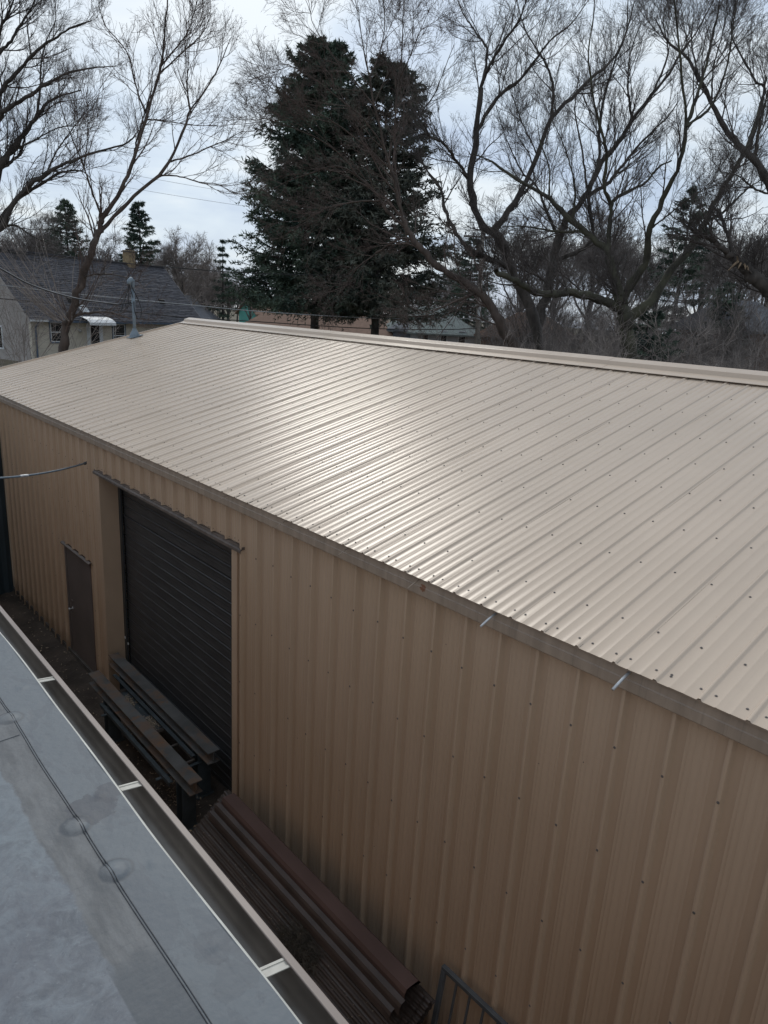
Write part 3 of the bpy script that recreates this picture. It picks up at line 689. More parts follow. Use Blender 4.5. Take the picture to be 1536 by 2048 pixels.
for yc, x0, x1 in ((6.95, 2.98, 3.72), (8.65, 2.98, 3.72), (7.45, 3.24, 3.7)):
    putr(solid('cross_bar', (x0, yc - .022, -5.468), (x1, yc + .022, -5.476 + .018), m_post, rack))
# two trays lying on the rack rails, one with leaf litter
def tray(x0, x1, y0, y1, z, label, m):
    t = empty('metal_tray', ((x0 + x1) / 2, (y0 + y1) / 2, z), label=label, cat='tray')
    def pt(o): o.matrix_parent_inverse = Matrix.Translation((-(x0 + x1) / 2, -(y0 + y1) / 2, -z)); return o
    pt(solid('tray_base', (x0, y0, z), (x1, y1, z + .004), m, t))
    rim = MB(); rim.box((x0 - .005, y0 - .005, z), (x0 - .0005, y1 + .005, z + .05)); rim.box((x1 + .0005, y0 - .005, z), (x1 + .005, y1 + .005, z + .05))
    rim.box((x0, y0 - .005, z), (x1, y0 - .0005, z + .05)); rim.box((x0, y1 + .0005, z), (x1, y1 + .005, z + .05))
    pt(rim.build('tray_rim', m_galv if False else m_drip, t)); return t, pt
t1, pt = tray(3.30, 3.50, 7.82, 9.05, -5.45, 'shallow steel tray of leaf litter between the rusty beams', m_post)
o = pt(cl_scraps(520, (3.40, 8.05), (0.05, 0.09), lambda x, y: -5.437 + random.uniform(0, .022), .006, .018, parent=t1)); o['kind'] = 'stuff'
o = pt(cl_scraps(300, (3.40, 8.75), (0.045, 0.10), lambda x, y: -5.437 + random.uniform(0, .022), .006, .018, parent=t1)); o['kind'] = 'stuff'
t2 = empty('wire_frame', (3.4, 7.2, -5.45), label='open rectangular steel frame near the front end of the rack', cat='frame')
mb = MB(); x0, x1, y0, y1, z = 3.275, 3.50, 6.98, 7.42, -5.44
for a, b in (((x0, y0, z), (x0 + .02, y1, z + .02)), ((x1 - .02, y0, z), (x1, y1, z + .02)), ((x0 + .021, y0, z), (x1 - .021, y0 + .02, z + .02)), ((x0 + .021, y1 - .02, z), (x1 - .021, y1, z + .02))): mb.box(a, b)
fr_ = mb.build('frame_bar', m_drip, t2); fr_.matrix_parent_inverse = Matrix.Translation((-3.4, -7.2, 5.45))
o = cl_scraps(240, (3.3, 7.2), (0.13, 0.22), lambda x, y: GZ + .06 + random.uniform(0, .03)); tag(o, 'leaf litter under the front end of the steel rack', kind='stuff')

# leaning stack of brown corrugated sheets
ST_ = (3.30, -5.12); SB_ = (2.42, -5.83)
def sheet(off, y0, y1, w0, w1, name='metal_sheet'):
    dx, dz = SB_[0] - ST_[0], SB_[1] - ST_[1]; L = math.hypot(dx, dz); ux, uz = dx / L, dz / L; nx_, nz_ = uz, -ux
    if nz_ < 0: nx_, nz_ = -nx_, -nz_
    prof = []; n = 140
    for i in range(n + 1):
        t = w0 + (w1 - w0) * i / n
        ph = (t * L / 0.052) % 1.0
        h = 0.014 * (0.5 + 0.5 * math.tanh(3.2 * math.sin(2 * math.pi * ph)))
        prof.append((ST_[0] + ux * t * L + nx_ * (h + off), ST_[1] + uz * t * L + nz_ * (h + off)))
    low = [(x - nx_ * .0012, z - nz_ * .0012) for x, z in reversed(prof)]
    o = MB().prism_y(prof + low, y0, y1, ny=6, jit=lambda x, y, z: (0, 0.004 * math.sin(y * 2 + off * 90))).build(name, m_sheet)
    return o
SHL = ['topmost ribbed brown sheet of the leaning stack', 'second ribbed brown sheet from the top of the leaning stack', 'third ribbed brown sheet from the top of the leaning stack',
       'fourth ribbed brown sheet from the top of the leaning stack', 'lowest ribbed brown sheet against the tan wall']
for i in range(5):
    o = sheet(-0.028 * i, 2.86 - 0.035 * (i % 3) - .02 * i, 5.83 + 0.03 * ((i * 2) % 3) + .02 * i, -0.02 + .015 * (i % 2), 1.0 - .01 * i)
    tag(o, SHL[i], 'metal sheet', 'brown sheets stacked against the wall')
def trim(pts, y0, y1, m, label):
    o = MB().prism_y(pts + [(x + .0015, z - .002) for x, z in reversed(pts)], y0, y1).build('metal_trim', m); bevel(o, .002, 1)
    return tag(o, label, 'metal trim', 'brown trims lying on the sheet stack')
trim([(3.150, -5.140), (3.155, -5.060), (3.172, -5.025), (3.298, -5.030), (3.335, -5.075)], 2.87, 5.70, m_maroon, 'wide smooth maroon trim lying topmost beside the wall')
trim([(3.082, -5.200), (3.092, -5.130), (3.105, -5.105), (3.147, -5.095)], 2.85, 5.74, m_maroon2, 'middle dusty brown trim with a folded lip')
trim([(3.030, -5.270), (3.038, -5.215), (3.050, -5.192), (3.085, -5.178)], 2.90, 5.77, m_maroon2, 'lowest dusty brown trim next to the sheet ribs')
o = scraps(520, ((2.50, 3.03), (2.9, 5.8)), lambda x, y: ST_[1] + (x - ST_[0]) * (SB_[1] - ST_[1]) / (SB_[0] - ST_[0]) + 0.02 + random.uniform(0, .012), 0.003, 0.010); tag(o, 'bits of leaf and grit caught on the brown sheets', kind='stuff')
# dead weed clump on the sheets
V = []; Fc = []
base = at(592, 1800, 1); 
bx, by = 2.93, 3.95; bz = ST_[1] + (bx - ST_[0]) * (SB_[1] - ST_[1]) / (SB_[0] - ST_[0])
for i in range(900):
    a = random.uniform(0, 6.28); p = Vector((bx + random.gauss(0, .055), by + random.gauss(0, .13), bz + 0.02))
    p.z = ST_[1] + (p.x - ST_[0]) * (SB_[1] - ST_[1]) / (SB_[0] - ST_[0]) + random.uniform(0.01, .06)
    d = Vector((math.cos(a), math.sin(a), random.uniform(-.2, .8))).normalized() * random.uniform(.04, .12)
    e = d.cross(Vector((0, 0, 1))).normalized() * .0022
    mid = p + d * .55 + Vector((0, 0, .012)); q = p + d; b = len(V)
    V += [p - e, p + e, mid + e, mid - e, q]; Fc += [(b, b + 1, b + 2, b + 3), (b + 3, b + 2, b + 4, b + 4)]
wd_ = MB(); wd_.v = [tuple(v) for v in V]; wd_.f = [f if f[2] != f[3] else f[:3] for f in Fc]
tag(wd_.build('dead_weed', m_nest), 'dark clump of dead grass lying on the brown sheets', 'dead grass')
# leaning gate / railing by the wall
gt_ = empty('metal_gate', (3.35, 2.4, GZ), label='dark grey barred metal gate leaning on tan wall', cat='gate')
def putg(o): o.matrix_parent_inverse = Matrix.Translation((-3.35, -2.4, -GZ)); return o
GA = Vector((3.51, 2.79, -4.985)); GB = Vector((3.51, 1.0, -4.965)); DN = Vector((-0.12, 0.0, -0.985)).normalized()
def sq(a, b, s, name, m):
    a = Vector(a); b = Vector(b); t = (b - a).normalized(); u = t.orthogonal().normalized()
    xa = Vector((1, 0, 0)); u = (xa - t * xa.dot(t)).normalized(); v = t.cross(u)
    P = [a + u * i * s + v * j * s for i, j in ((-1, -1), (1, -1), (1, 1), (-1, 1))]; Q = [p + (b - a) for p in P]
    return bevel(putg(MB().hexa(P, Q).build(name, m, gt_)), .003)
sq(GA + Vector((0, .02, 0)), GB, 0.019, 'top_rail', m_gate)
sq(GA + DN * .019, GA + DN * 1.0, 0.019, 'end_post', m_gate); sq(GB + DN * .019, GB + DN * 1.0, 0.019, 'end_post', m_gate)
for k in range(1, 13):
    p = GA.lerp(GB, k / 13.0); sq(p + DN * .02, p + DN * .93, 0.0085, 'bar', m_gate)
p, q = GA + DN * .94, GB + DN * .94; sq(p - Vector((0, .02, 0)), q + Vector((0, .02, 0)), .0155, 'bottom_rail', m_gate)
# far end of the alley
fe = empty('metal_fence', (1.3, 15.1, GZ), label='tall dark blue green metal wall closing the far alley end', cat='fence')
for i in range(6):
    x1 = 3.562 - i * 0.85; mbp = MB(); n = 10; vs = []; fs = []
    for j in range(n + 1):
        x = x1 - 0.848 * j / n; yy = 15.05 - (0.03 if j % 2 else 0)
        vs += [(x, yy, GZ), (x, yy, -1.95)]
    for j in range(n): fs.append((2 * j, 2 * j + 1, 2 * j + 3, 2 * j + 2))
    o = mbp.add(vs, fs).build('panel', m_teal, fe); o.matrix_parent_inverse = Matrix.Translation((-1.3, -15.1, -GZ))
# cable across the alley
pts = []
A_, B_ = Vector((3.585, 10.384, -2.352)), Vector((0.78, 8.05, -1.72))
for i in range(25):
    t = i / 24; p = A_.lerp(B_, t); p.z -= 0.16 * 4 * t * (1 - t) * (1 if t > .0 else 0) * .9; pts.append(p)
cb_ = empty('service_cable', A_, label='grey sagging service cable crossing the alley to tan wall', cat='cable')
def putc(o): o.matrix_parent_inverse = Matrix.Translation(-A_); return o
putc(MB().tube(pts, 0.013, 8).build('cable', m_mast, cb_, True))
putc(MB().tube([A_ + Vector((.006, 0, 0)), A_ + Vector((-.05, -.03, -.005))], 0.022, 8).build('wall_anchor', m_post, cb_))
putc(MB().tube([pts[9], pts[10]], 0.018, 8).build('splice', m_galv, cb_))

# ------------------------------------------------------------------ trees: numpy branch growth
def norm(a): return a / (np.linalg.norm(a, axis=-1, keepdims=True) + 1e-9)
def tubes(P, R, S):
    N, K, _ = P.shape
    T = norm(np.gradient(P, axis=1))
    ref = np.where(np.abs(T[:, :1, 2:3]) > 0.9, np.array([1.0, 0, 0]), np.array([0, 0, 1.0]))
    U = norm(np.cross(T, np.broadcast_to(ref, T.shape))); W_ = np.cross(T, U)
    a = np.arange(S) * 2 * np.pi / S
    V = P[:, :, None, :] + R[:, :, None, None] * (np.cos(a)[None, None, :, None] * U[:, :, None, :] + np.sin(a)[None, None, :, None] * W_[:, :, None, :])
    base = (np.arange(N) * K * S)[:, None, None]; k = (np.arange(K - 1) * S)[None, :, None]; i = np.arange(S)[None, None, :]; j = (np.arange(S) + 1) % S
    j = j[None, None, :]
    Fc = np.stack([base + k + i, base + k + j, base + k + S + j, base + k + S + i], -1).reshape(-1, 4)
    return V.reshape(-1, 3), Fc
def merge(lst):
    V = []; Fc = []; b = 0
    for v, f in lst: V.append(v); Fc.append(f + b); b += len(v)
    return np.concatenate(V), np.concatenate(Fc)
def grow(P, R, n, L, ang, K, curl=0.18, up=0.05, rr=0.6, rmin=0.004, rend=0.35, rmax=9.0, tmin=0.2, tmax=1.0, lscale=True):
    """children of branches P (N,K,3); L=(lo,hi) metres"""
    N, KP, _ = P.shape; M = N * n
    pi = np.repeat(np.arange(N), n); t = rng.uniform(tmin, tmax, M) * (KP - 1)
    i0 = np.minimum(t.astype(int), KP - 2); fr = (t - i0)[:, None]
    p0 = P[pi, i0] * (1 - fr) + P[pi, i0 + 1] * fr; tg = norm(P[pi, i0 + 1] - P[pi, i0])
    r0 = R[pi, i0] * (1 - fr[:, 0]) + R[pi, i0 + 1] * fr[:, 0]
    rv = norm(rng.standard_normal((M, 3))); pr = norm(rv - tg * (rv * tg).sum(-1, keepdims=True))
    a = np.radians(rng.uniform(ang[0], ang[1], M))[:, None]
    d = norm(tg * np.cos(a) + pr * np.sin(a))
    ln = rng.uniform(L[0], L[1], M)
    if lscale: ln = ln * (1.15 - 0.6 * (t / (KP - 1)))
    out = np.zeros((M, K, 3)); out[:, 0] = p0; st = (ln / (K - 1))[:, None]
    for k in range(1, K):
        d = norm(d + curl * rng.standard_normal((M, 3)) + np.array([0, 0, up]))
        out[:, k] = out[:, k - 1] + d * st
    rs = np.minimum(np.maximum(r0 * rr, rmin), max(rmax, rmin)); rad = rs[:, None] * np.linspace(1, rend, K)[None, :]
    rad = np.maximum(rad, rmin * 0.6)
    return out, rad
def catmull(pts, n):
    pts = np.asarray(pts, float)
    P = np.vstack([2 * pts[0] - pts[1], pts, 2 * pts[-1] - pts[-2]])
    seg = len(pts) - 1; o = []
    for q in np.linspace(0, seg - 1e-6, n):
        i = int(q); t = q - i; a, b, c_, d = P[i], P[i + 1], P[i + 2], P[i + 3]
        o.append(0.5 * (2 * b + (c_ - a) * t + (2 * a - 5 * b + 4 * c_ - d) * t * t + (3 * b - a - 3 * c_ + d) * t ** 3))
    return np.array(o)
KL = 30
def traced_tree(name, label, depth, limbs, tf, bark, twig, levels, group=None, spread=2.0, gnarl=0.09, seed=1, ground=None, cat='bare tree'):
    """limbs: list of (points in photo pixels, px width start, px width end); the first one is the trunk"""
    global rng
    rng = np.random.default_rng(seed); rd = random.Random(seed)
    done = []                       # (px,py,depth) samples
    allP = []; allR = []
    root = None
    for li, (pts, w0, w1) in enumerate(limbs):
        pts = np.array([tf(*p) for p in pts], float)
        if li == 0:
            d0 = depth; d1 = depth
        else:
            D = np.vstack(done); k = np.argmin(np.hypot(D[:, 0] - pts[0, 0], D[:, 1] - pts[0, 1]))
            if np.hypot(D[k, 0] - pts[0, 0], D[k, 1] - pts[0, 1]) < 30: pts[0] = D[k, :2]
            d0 = D[k, 2]; d1 = d0 + rd.uniform(-1, 1) * spread
        sm = catmull(pts, KL); dd = np.linspace(0, 1, KL) ** 1.2 * (d1 - d0) + d0
        done.append(np.column_stack([sm, dd]))
        P3 = np.array([at(x, y, d) for (x, y), d in zip(sm, dd)])
        wd = (w0 * .84 + (w1 * .84 - w0 * .84) * np.linspace(0, 1, KL) ** .8) * dd / F / 2 * (1 + .10 * rng.standard_normal(KL))
        if li == 0:
            b = P3[0].copy(); gz = float(ground_z(b[0], b[1])) if ground is None else ground
            n_ext = 6
            ext = np.array([[b[0] + 0.15 * (1 - k / n_ext), b[1], gz - .1 + (b[2] - gz + .1) * k / n_ext] for k in range(n_ext)])
            P3f = np.vstack([ext, P3]); wf = np.concatenate([wd[0] * np.linspace(1.5, 1.0, n_ext), wd]); root = ext[0]
        else:
            P3f, wf = P3, wd
        jit = rng.standard_normal(P3f.shape) * gnarl * np.minimum(wf, .12)[:, None] * 3; jit[0] = 0
        P3f = P3f + jit
        if li == 0: trunkPR = (P3f, wf)
        allP.append(P3); allR.append(wd)
    t = empty(name, root, label=label, cat=cat, group=group)
    inv = Matrix.Translation(-Vector(root))
    def part(nm, V, Fc, m, sm=True):
        o = link(nm, mesh_np(nm, V, Fc, sm), m, t); o.matrix_parent_inverse = inv; return o
    V, Fc = tubes(trunkPR[0][None], trunkPR[1][None], 12); part('trunk', V, Fc, bark)
    for P, R in list(zip(allP, allR))[1:]:
        jit = rng.standard_normal(P.shape) * gnarl * np.minimum(R, .1)[:, None] * 3; jit[0] = 0
        V, Fc = tubes((P + jit)[None], R[None], 8); part('limb', V, Fc, bark)
    P = np.array(allP); R = np.array(allR); cur = (P, R); lst = []
    for lv in levels:
        lv = dict(lv); S = lv.pop('S', 3); src = lv.pop('src', 'cur')
        b = grow(cur[0] if src == 'cur' else P, cur[1] if src == 'cur' else R, **lv)
        lst.append(tubes(b[0], b[1], S)); cur = b
    V, Fc = merge(lst); part('crown', V, Fc, twig, False)
    return t
def LV(n1=9, n2=7, n3=6, n4=4, L1=(1.2, 3.0), L2=(.6, 1.5), L3=(.3, .75), L4=(.12, .3), up=0.09, curl=.11, r=.0045):
    return [dict(n=n1 + 4, L=L1, ang=(20, 48), K=8, curl=curl, up=up, rr=.45, rmin=.0085, rmax=.028, rend=.35, tmin=.10, S=4),
            dict(n=n2, L=L2, ang=(18, 50), K=6, curl=curl, up=up, rr=.6, rmin=.0052, rend=.4),
            dict(n=n3 - 1, L=L3, ang=(18, 50), K=4, curl=curl, up=up * .7, rr=.65, rmin=r, rend=.5),
            dict(n=n4, L=L4, ang=(20, 55), K=3, curl=curl, up=.02, rr=.7, rmin=r * .8, rend=.6)]
R1 = lambda x, y: (x * .3386, y * .3386)
R2 = lambda x, y: (460 + x * .3516, y * .3516)
R3 = lambda x, y: (860 + x * .44, y * .44)

traced_tree('maple_tree', 'forked reddish bare tree rising just behind the far shed gable', 21,
    [([(365, 2090), (385, 1950), (400, 1890), (480, 1660), (560, 1440), (590, 1340), (598, 1280)], 20, 12.5),
     ([(596, 1290), (690, 1170), (750, 1040), (790, 940), (840, 770), (880, 640), (930, 470), (960, 330), (975, 150), (990, 0), (1000, -150)], 11, 2),
     ([(770, 960), (800, 870), (830, 750), (865, 640), (890, 560), (900, 480)], 5, 2),
     ([(850, 660), (800, 500), (760, 330), (690, 230), (620, 150), (585, 40)], 4, 1.2),
     ([(955, 400), (1050, 270), (1110, 190), (1150, 60), (1180, -60)], 4, 1.2),
     ([(950, 420), (1100, 290), (1200, 190), (1250, 80)], 4, 1),
     ([(590, 1370), (700, 1250), (800, 1150), (940, 1040), (1010, 930), (1080, 780), (1110, 690), (1130, 640), (1220, 520), (1290, 400), (1340, 280), (1365, 220)], 10, 1.2),
     ([(1118, 660), (1105, 500), (1115, 330), (1120, 180)], 4, 1),
     ([(1010, 970), (1120, 920), (1230, 870), (1330, 830), (1440, 770)], 4.5, 1.2),
     ([(960, 1040), (1050, 1040), (1180, 1075), (1290, 1090), (1370, 1140)], 4, 1),
     ([(860, 730), (960, 712), (1070, 730), (1180, 742), (1280, 740)], 3.5, 1),
     ([(595, 1270), (540, 1120), (500, 1000), (440, 850), (390, 720), (355, 600), (350, 500)], 5, 1.2),
     ([(510, 1000), (515, 850), (520, 700), (520, 580)], 3.5, 1),
     ([(495, 1640), (600, 1618), (710, 1630), (830, 1670)], 5, 1.5),
     ([(400, 1890), (490, 1855), (635, 1842), (755, 1875), (900, 1890)], 7, 1.5)],
    R1, m_bark_red, m_twig_r, LV(6, 5, 5, 3, L1=(.7, 2.0), L2=(.4, 1.0), L3=(.2, .5), L4=(.06, .14), r=.003), seed=11, spread=1.6)
traced_tree('large_bare_tree', 'large spreading bare tree at the far left frame edge', 31,
    [([(-190, 2000), (-160, 1750), (-120, 1500), (-80, 1300)], 46, 30),
     ([(-100, 1420), (0, 1350), (60, 1240), (140, 1130), (260, 1030), (400, 960), (560, 900), (740, 850), (820, 770)], 17, 2),
     ([(-80, 1300), (0, 990), (70, 890), (140, 790), (210, 690), (270, 620), (350, 570), (480, 530)], 20, 2),
     ([(0, 1000), (60, 960), (120, 900), (150, 780), (165, 650)], 9, 2),
     ([(-80, 1300), (-90, 900), (-20, 720), (30, 650), (130, 590), (250, 510), (400, 430), (550, 400), (680, 390)], 16, 1.5),
     ([(-90, 900), (-20, 600), (30, 500), (110, 420), (210, 310), (330, 220), (430, 160), (540, 120)], 14, 1.5),
     ([(-60, 680), (-20, 350), (60, 250), (130, 130), (190, 40), (220, -60)], 10, 2),
     ([(-40, 420), (-10, 200), (40, 100), (80, 0), (100, -100)], 8, 2),
     ([(-60, 1380), (0, 1300), (100, 1180), (230, 1100), (350, 1020), (480, 1010), (560, 1080)], 13, 1.5),
     ([(215, 690), (240, 520), (240, 400), (270, 250), (330, 120)], 6, 1.5),
     ([(260, 1030), (330, 900), (430, 760), (520, 640)], 5, 1.2),
     ([(70, 890), (200, 830), (330, 760), (430, 740)], 5, 1.2),
     ([(-60, 1380), (80, 1330), (200, 1400), (330, 1450)], 6, 1.5)],
    R1, m_bark, m_twig, LV(9, 7, 6, 3, L1=(1.0, 2.6), L2=(.5, 1.3), L3=(.25, .65), L4=(.1, .22), r=.0037), seed=12, spread=3)
traced_tree('leaning_tree', 'bare tree with leaning trunk in front of the big spruces', 24,
    [([(1690, 2060), (1590, 1930), (1530, 1830), (1480, 1740), (1420, 1670), (1310, 1600), (1210, 1530), (1110, 1440), (1050, 1370), (1000, 1290), (978, 1230)], 26, 9),
     ([(978, 1230), (950, 1110), (930, 1000), (880, 850), (850, 700), (820, 600), (790, 430), (760, 280), (740, 150), (730, 40)], 8, 1.5),
     ([(970, 1200), (965, 1100), (940, 980), (935, 800), (940, 650), (960, 450), (980, 280), (985, 100), (1000, -30)], 6, 1.5),
     ([(1000, 1290), (910, 1220), (850, 1130), (790, 1060), (730, 1010), (660, 960), (560, 950), (450, 990), (330, 1030), (230, 1090)], 8, 1.2),
     ([(1110, 1440), (1040, 1370), (960, 1360), (850, 1430), (720, 1530), (640, 1650), (560, 1710)], 7, 1.2),
     ([(730, 1010), (650, 900), (520, 800), (390, 740), (250, 690), (180, 670)], 4, 1),
     ([(930, 1000), (800, 860), (640, 730), (500, 640), (350, 560), (230, 500)], 4.5, 1),
     ([(880, 850), (760, 680), (620, 560), (480, 450), (350, 380), (230, 420)], 4, 1),
     ([(820, 600), (700, 450), (590, 320), (480, 150), (450, 40)], 3.5, 1),
     ([(790, 430), (850, 300), (880, 150), (870, 0)], 3.5, 1),
     ([(960, 450), (1020, 330), (1080, 180), (1140, 40)], 3.5, 1),
     ([(850, 1130), (700, 1150), (560, 1180), (430, 1250), (330, 1320)], 4, 1),
     ([(1420, 1660), (1340, 1690), (1200, 1750), (1120, 1790), (1030, 1800)], 7, 2)],
    R2, m_bark_red, m_twig_r, LV(8, 8, 6, 3, L1=(1.0, 2.4), L2=(.5, 1.2), L3=(.22, .55), L4=(.08, .2), r=.0035, up=.03), seed=13, spread=2.2)
traced_tree('tall_forked_tree', 'tall dark forked bare tree right of the big spruces', 28,
    [([(520, 1680), (500, 1600), (470, 1450), (430, 1330), (370, 1230), (340, 1130), (300, 1060), (240, 1030), (200, 930), (180, 830), (200, 700), (215, 560), (230, 400)], 28, 11),
     ([(230, 400), (270, 300), (330, 200), (400, 100), (440, 0), (460, -60)], 8, 2),
     ([(300, 1060), (340, 980), (420, 870), (480, 720), (550, 540), (650, 440), (740, 350), (830, 270), (890, 150), (930, 0)], 17, 2),
     ([(213, 570), (300, 450), (400, 370), (480, 270), (550, 180), (640, 110), (720, 0)], 9, 1.5),
     ([(235, 370), (260, 230), (210, 150), (150, 60), (120, -20)], 7, 1.5),
     ([(555, 540), (560, 400), (530, 300), (490, 230), (430, 130), (400, 20)], 8, 1.5),
     ([(180, 830), (120, 730), (60, 650), (0, 620), (-30, 560)], 8, 4),
     ([(0, 620), (-50, 540), (20, 430), (60, 330), (110, 200)], 5, 1),
     ([(200, 1150), (130, 1080), (70, 960), (50, 860), (-10, 780), (-60, 700)], 11, 3),
     ([(360, 1200), (280, 1180), (200, 1150)], 12, 11),
     ([(420, 870), (470, 820), (450, 700), (400, 620), (380, 500)], 4, 1),
     ([(480, 720), (420, 560), (380, 450), (330, 330)], 4, 1)],
    R3, m_bark, m_twig, LV(9, 7, 6, 3, L1=(1.0, 2.7), L2=(.5, 1.3), L3=(.25, .6), L4=(.1, .22), r=.0037), seed=14, spread=2.5)
traced_tree('spreading_mossy_tree', 'broad bare tree with mossy green trunk and fanned limbs', 25,
    [([(930, 1720), (905, 1600), (890, 1480), (870, 1380), (858, 1330)], 36, 28),
     ([(860, 1340), (830, 1220), (800, 1140), (720, 1060), (620, 980), (540, 900), (420, 830), (330, 770), (270, 730), (200, 700)], 22, 2),
     ([(890, 1370), (940, 1250), (980, 1180), (1000, 1050), (1050, 930), (1100, 830), (1140, 720), (1165, 560), (1150, 400), (1130, 200), (1110, 0)], 20, 3),
     ([(806, 1140), (820, 1000), (830, 920), (900, 870), (980, 830), (1040, 760), (1100, 730)], 11, 3),
     ([(825, 920), (790, 860), (800, 750), (800, 680), (770, 560), (740, 430), (720, 250), (740, 100), (750, -20)], 9, 2),
     ([(890, 1460), (1010, 1360), (1100, 1220), (1190, 1120), (1250, 1010), (1310, 890), (1390, 760), (1450, 640), (1500, 480), (1530, 350)], 22, 3),
     ([(870, 1400), (740, 1350), (640, 1330), (540, 1340), (440, 1310), (380, 1270), (300, 1230)], 20, 12),
     ([(1166, 570), (1240, 350), (1300, 100), (1320, -30)], 9, 2),
     ([(1160, 580), (1280, 480), (1350, 300), (1380, 100), (1400, -20)], 7, 2),
     ([(1250, 1010), (1340, 960), (1440, 860), (1540, 800)], 8, 2),
     ([(540, 900), (540, 760), (500, 640), (480, 500)], 5, 1),
     ([(640, 990), (660, 880), (640, 760), (600, 640), (560, 560)], 6, 1),
     ([(1000, 1050), (1080, 980), (1180, 900), (1280, 850)], 5, 1),
     ([(720, 1060), (560, 1050), (440, 1030), (330, 1030)], 7, 1.5)],
    R3, m_bark_green, m_twig, LV(9, 7, 6, 3, L1=(1.0, 2.7), L2=(.5, 1.3), L3=(.25, .6), L4=(.1, .22), r=.0036), seed=15, spread=2.5)
traced_tree('dark_bare_tree', 'dark upright bare tree behind the mossy trunked tree', 33,
    [([(410, 1720), (440, 1600), (490, 1480), (540, 1270), (580, 1100), (610, 1010)], 26, 17),
     ([(610, 1010), (700, 900), (740, 820), (790, 720), (860, 640), (930, 530), (1020, 420), (1090, 330), (1140, 240), (1210, 150), (1290, 0)], 15, 2),
     ([(735, 820), (770, 720), (770, 600), (790, 450), (840, 280), (890, 150), (900, 0)], 9, 2),
     ([(700, 900), (800, 840), (870, 760), (960, 650), (1080, 530), (1130, 460)], 10, 2),
     ([(560, 1200), (660, 1150), (740, 1080), (730, 960), (710, 820), (690, 680), (660, 500), (680, 330)], 11, 2),
     ([(930, 530), (900, 400), (910, 250), (960, 100)], 6, 1.5),
     ([(1020, 420), (1080, 250), (1060, 100), (1080, 0)], 5, 1.5),
     ([(590, 1080), (530, 960), (480, 840), (420, 780), (350, 640), (300, 480)], 7, 1.5),
     ([(540, 1270), (420, 1220), (300, 1180)], 7, 3)],
    R3, m_bark, m_twig, LV(11, 7, 6, 3, L1=(1.2, 3.0), L2=(.6, 1.5), L3=(.3, .7), L4=(.12, .25), r=.0044), seed=16, spread=3)
tr6 = traced_tree('storm_broken_tree', 'storm broken bare tree with pale torn wood at right edge', 23,
    [([(1700, 1700), (1640, 1450), (1560, 1340), (1500, 1290), (1440, 1220), (1400, 1190)], 38, 24),
     ([(1405, 1190), (1330, 1130), (1270, 1080), (1220, 1070)], 15, 9),
     ([(1390, 1170), (1340, 1030), (1310, 950)], 9, 6),
     ([(1640, 1450), (1610, 1100), (1560, 870), (1500, 760), (1430, 690), (1370, 630), (1320, 550), (1270, 440), (1220, 350), (1160, 250), (1080, 190), (1020, 80)], 24, 2),
     ([(1480, 740), (1500, 560), (1536, 420), (1560, 300)], 9, 2),
     ([(1450, 690), (1490, 540), (1520, 400), (1480, 370), (1420, 260), (1370, 150), (1390, 0)], 8, 2),
     ([(1270, 440), (1290, 300), (1330, 150), (1350, 0)], 5, 1),
     ([(1220, 350), (1190, 200), (1200, 60)], 5, 1),
     ([(1560, 870), (1480, 860), (1400, 800), (1320, 780)], 6, 1.5)],
    R3, m_bark, m_twig, LV(9, 7, 6, 3, L1=(.9, 2.3), L2=(.45, 1.2), L3=(.22, .55), L4=(.1, .2), r=.0035), seed=17, spread=2)
mb = MB()
for (x, y, x2, y2, r) in ((1412, 1196, 1400, 1222, .035), (1428, 1200, 1434, 1226, .035), (1400, 1188, 1352, 1232, .045), (1398, 1180, 1393, 1164, .03), (1440, 1210, 1448, 1230, .03)):
    p = Vector(at(*R3(x, y), 22.75)); q = Vector(at(*R3(x2, y2), 22.6)); mb.tube([p, p.lerp(q, .5) + Vector((.02, 0, .02)), p.lerp(q, .8), q], [r, r * .8, r * .45, r * .08], 5)
o = mb.build('torn_wood', m_wound, tr6); o.matrix_parent_inverse = Matrix.Translation(-tr6.location)

# sprouts at the foot of the left tree
def sprouts(name, label, base, n, L, lean, m, cat='shrub', K=7, sub=3, group=None, seed=3, spreadxy=.15, ang=35, r=.008):
    global rng
    rng = np.random.default_rng(seed); base = np.array(base, float)
    d = norm(np.array(lean, float)[None] + math.tan(math.radians(ang)) * rng.standard_normal((n, 3)) * np.array([1, 1, .5]))
    d[:, 2] = np.abs(d[:, 2]); ln = rng.uniform(L[0], L[1], n)
    P = np.zeros((n, K, 3)); P[:, 0] = base + rng.standard_normal((n, 3)) * np.array([spreadxy, spreadxy, .03])
    for k in range(1, K):
        d = norm(d + .06 * rng.standard_normal((n, 3)) + np.array([0, 0, .05])); P[:, k] = P[:, k - 1] + d * (ln / (K - 1))[:, None]
    Rr = np.linspace(1, .4, K)[None] * rng.uniform(.6, 1.2, n)[:, None] * r
    lst = [tubes(P, Rr, 4)]; cur = (P, Rr)
    for q in range(sub):
        cur = grow(cur[0], cur[1], n=[5, 5, 4][q], L=[(L[1] * .2, L[1] * .4), (L[1] * .1, L[1] * .22), (L[1] * .05, L[1] * .1)][q], ang=(20, 60), K=[5, 4, 3][q], curl=.15, up=.03, rr=.65, rmin=[.005, .0042, .0036][q], rend=.5)
        lst.append(tubes(cur[0], cur[1], 3))
    V, Fc = merge(lst); o = link(name, mesh_np(name, V - base, Fc), m); o.location = base
    return tag(o, label, cat, group)
sprouts('water_sprouts', 'fan of pale straight sprouts beside the reddish forked trunk', at(122, 640, 20.7), 30, (2.0, 4.4), (-.75, -.1, .9), m_twig_l, 'shoots', sub=0, seed=31, ang=26, r=.010)
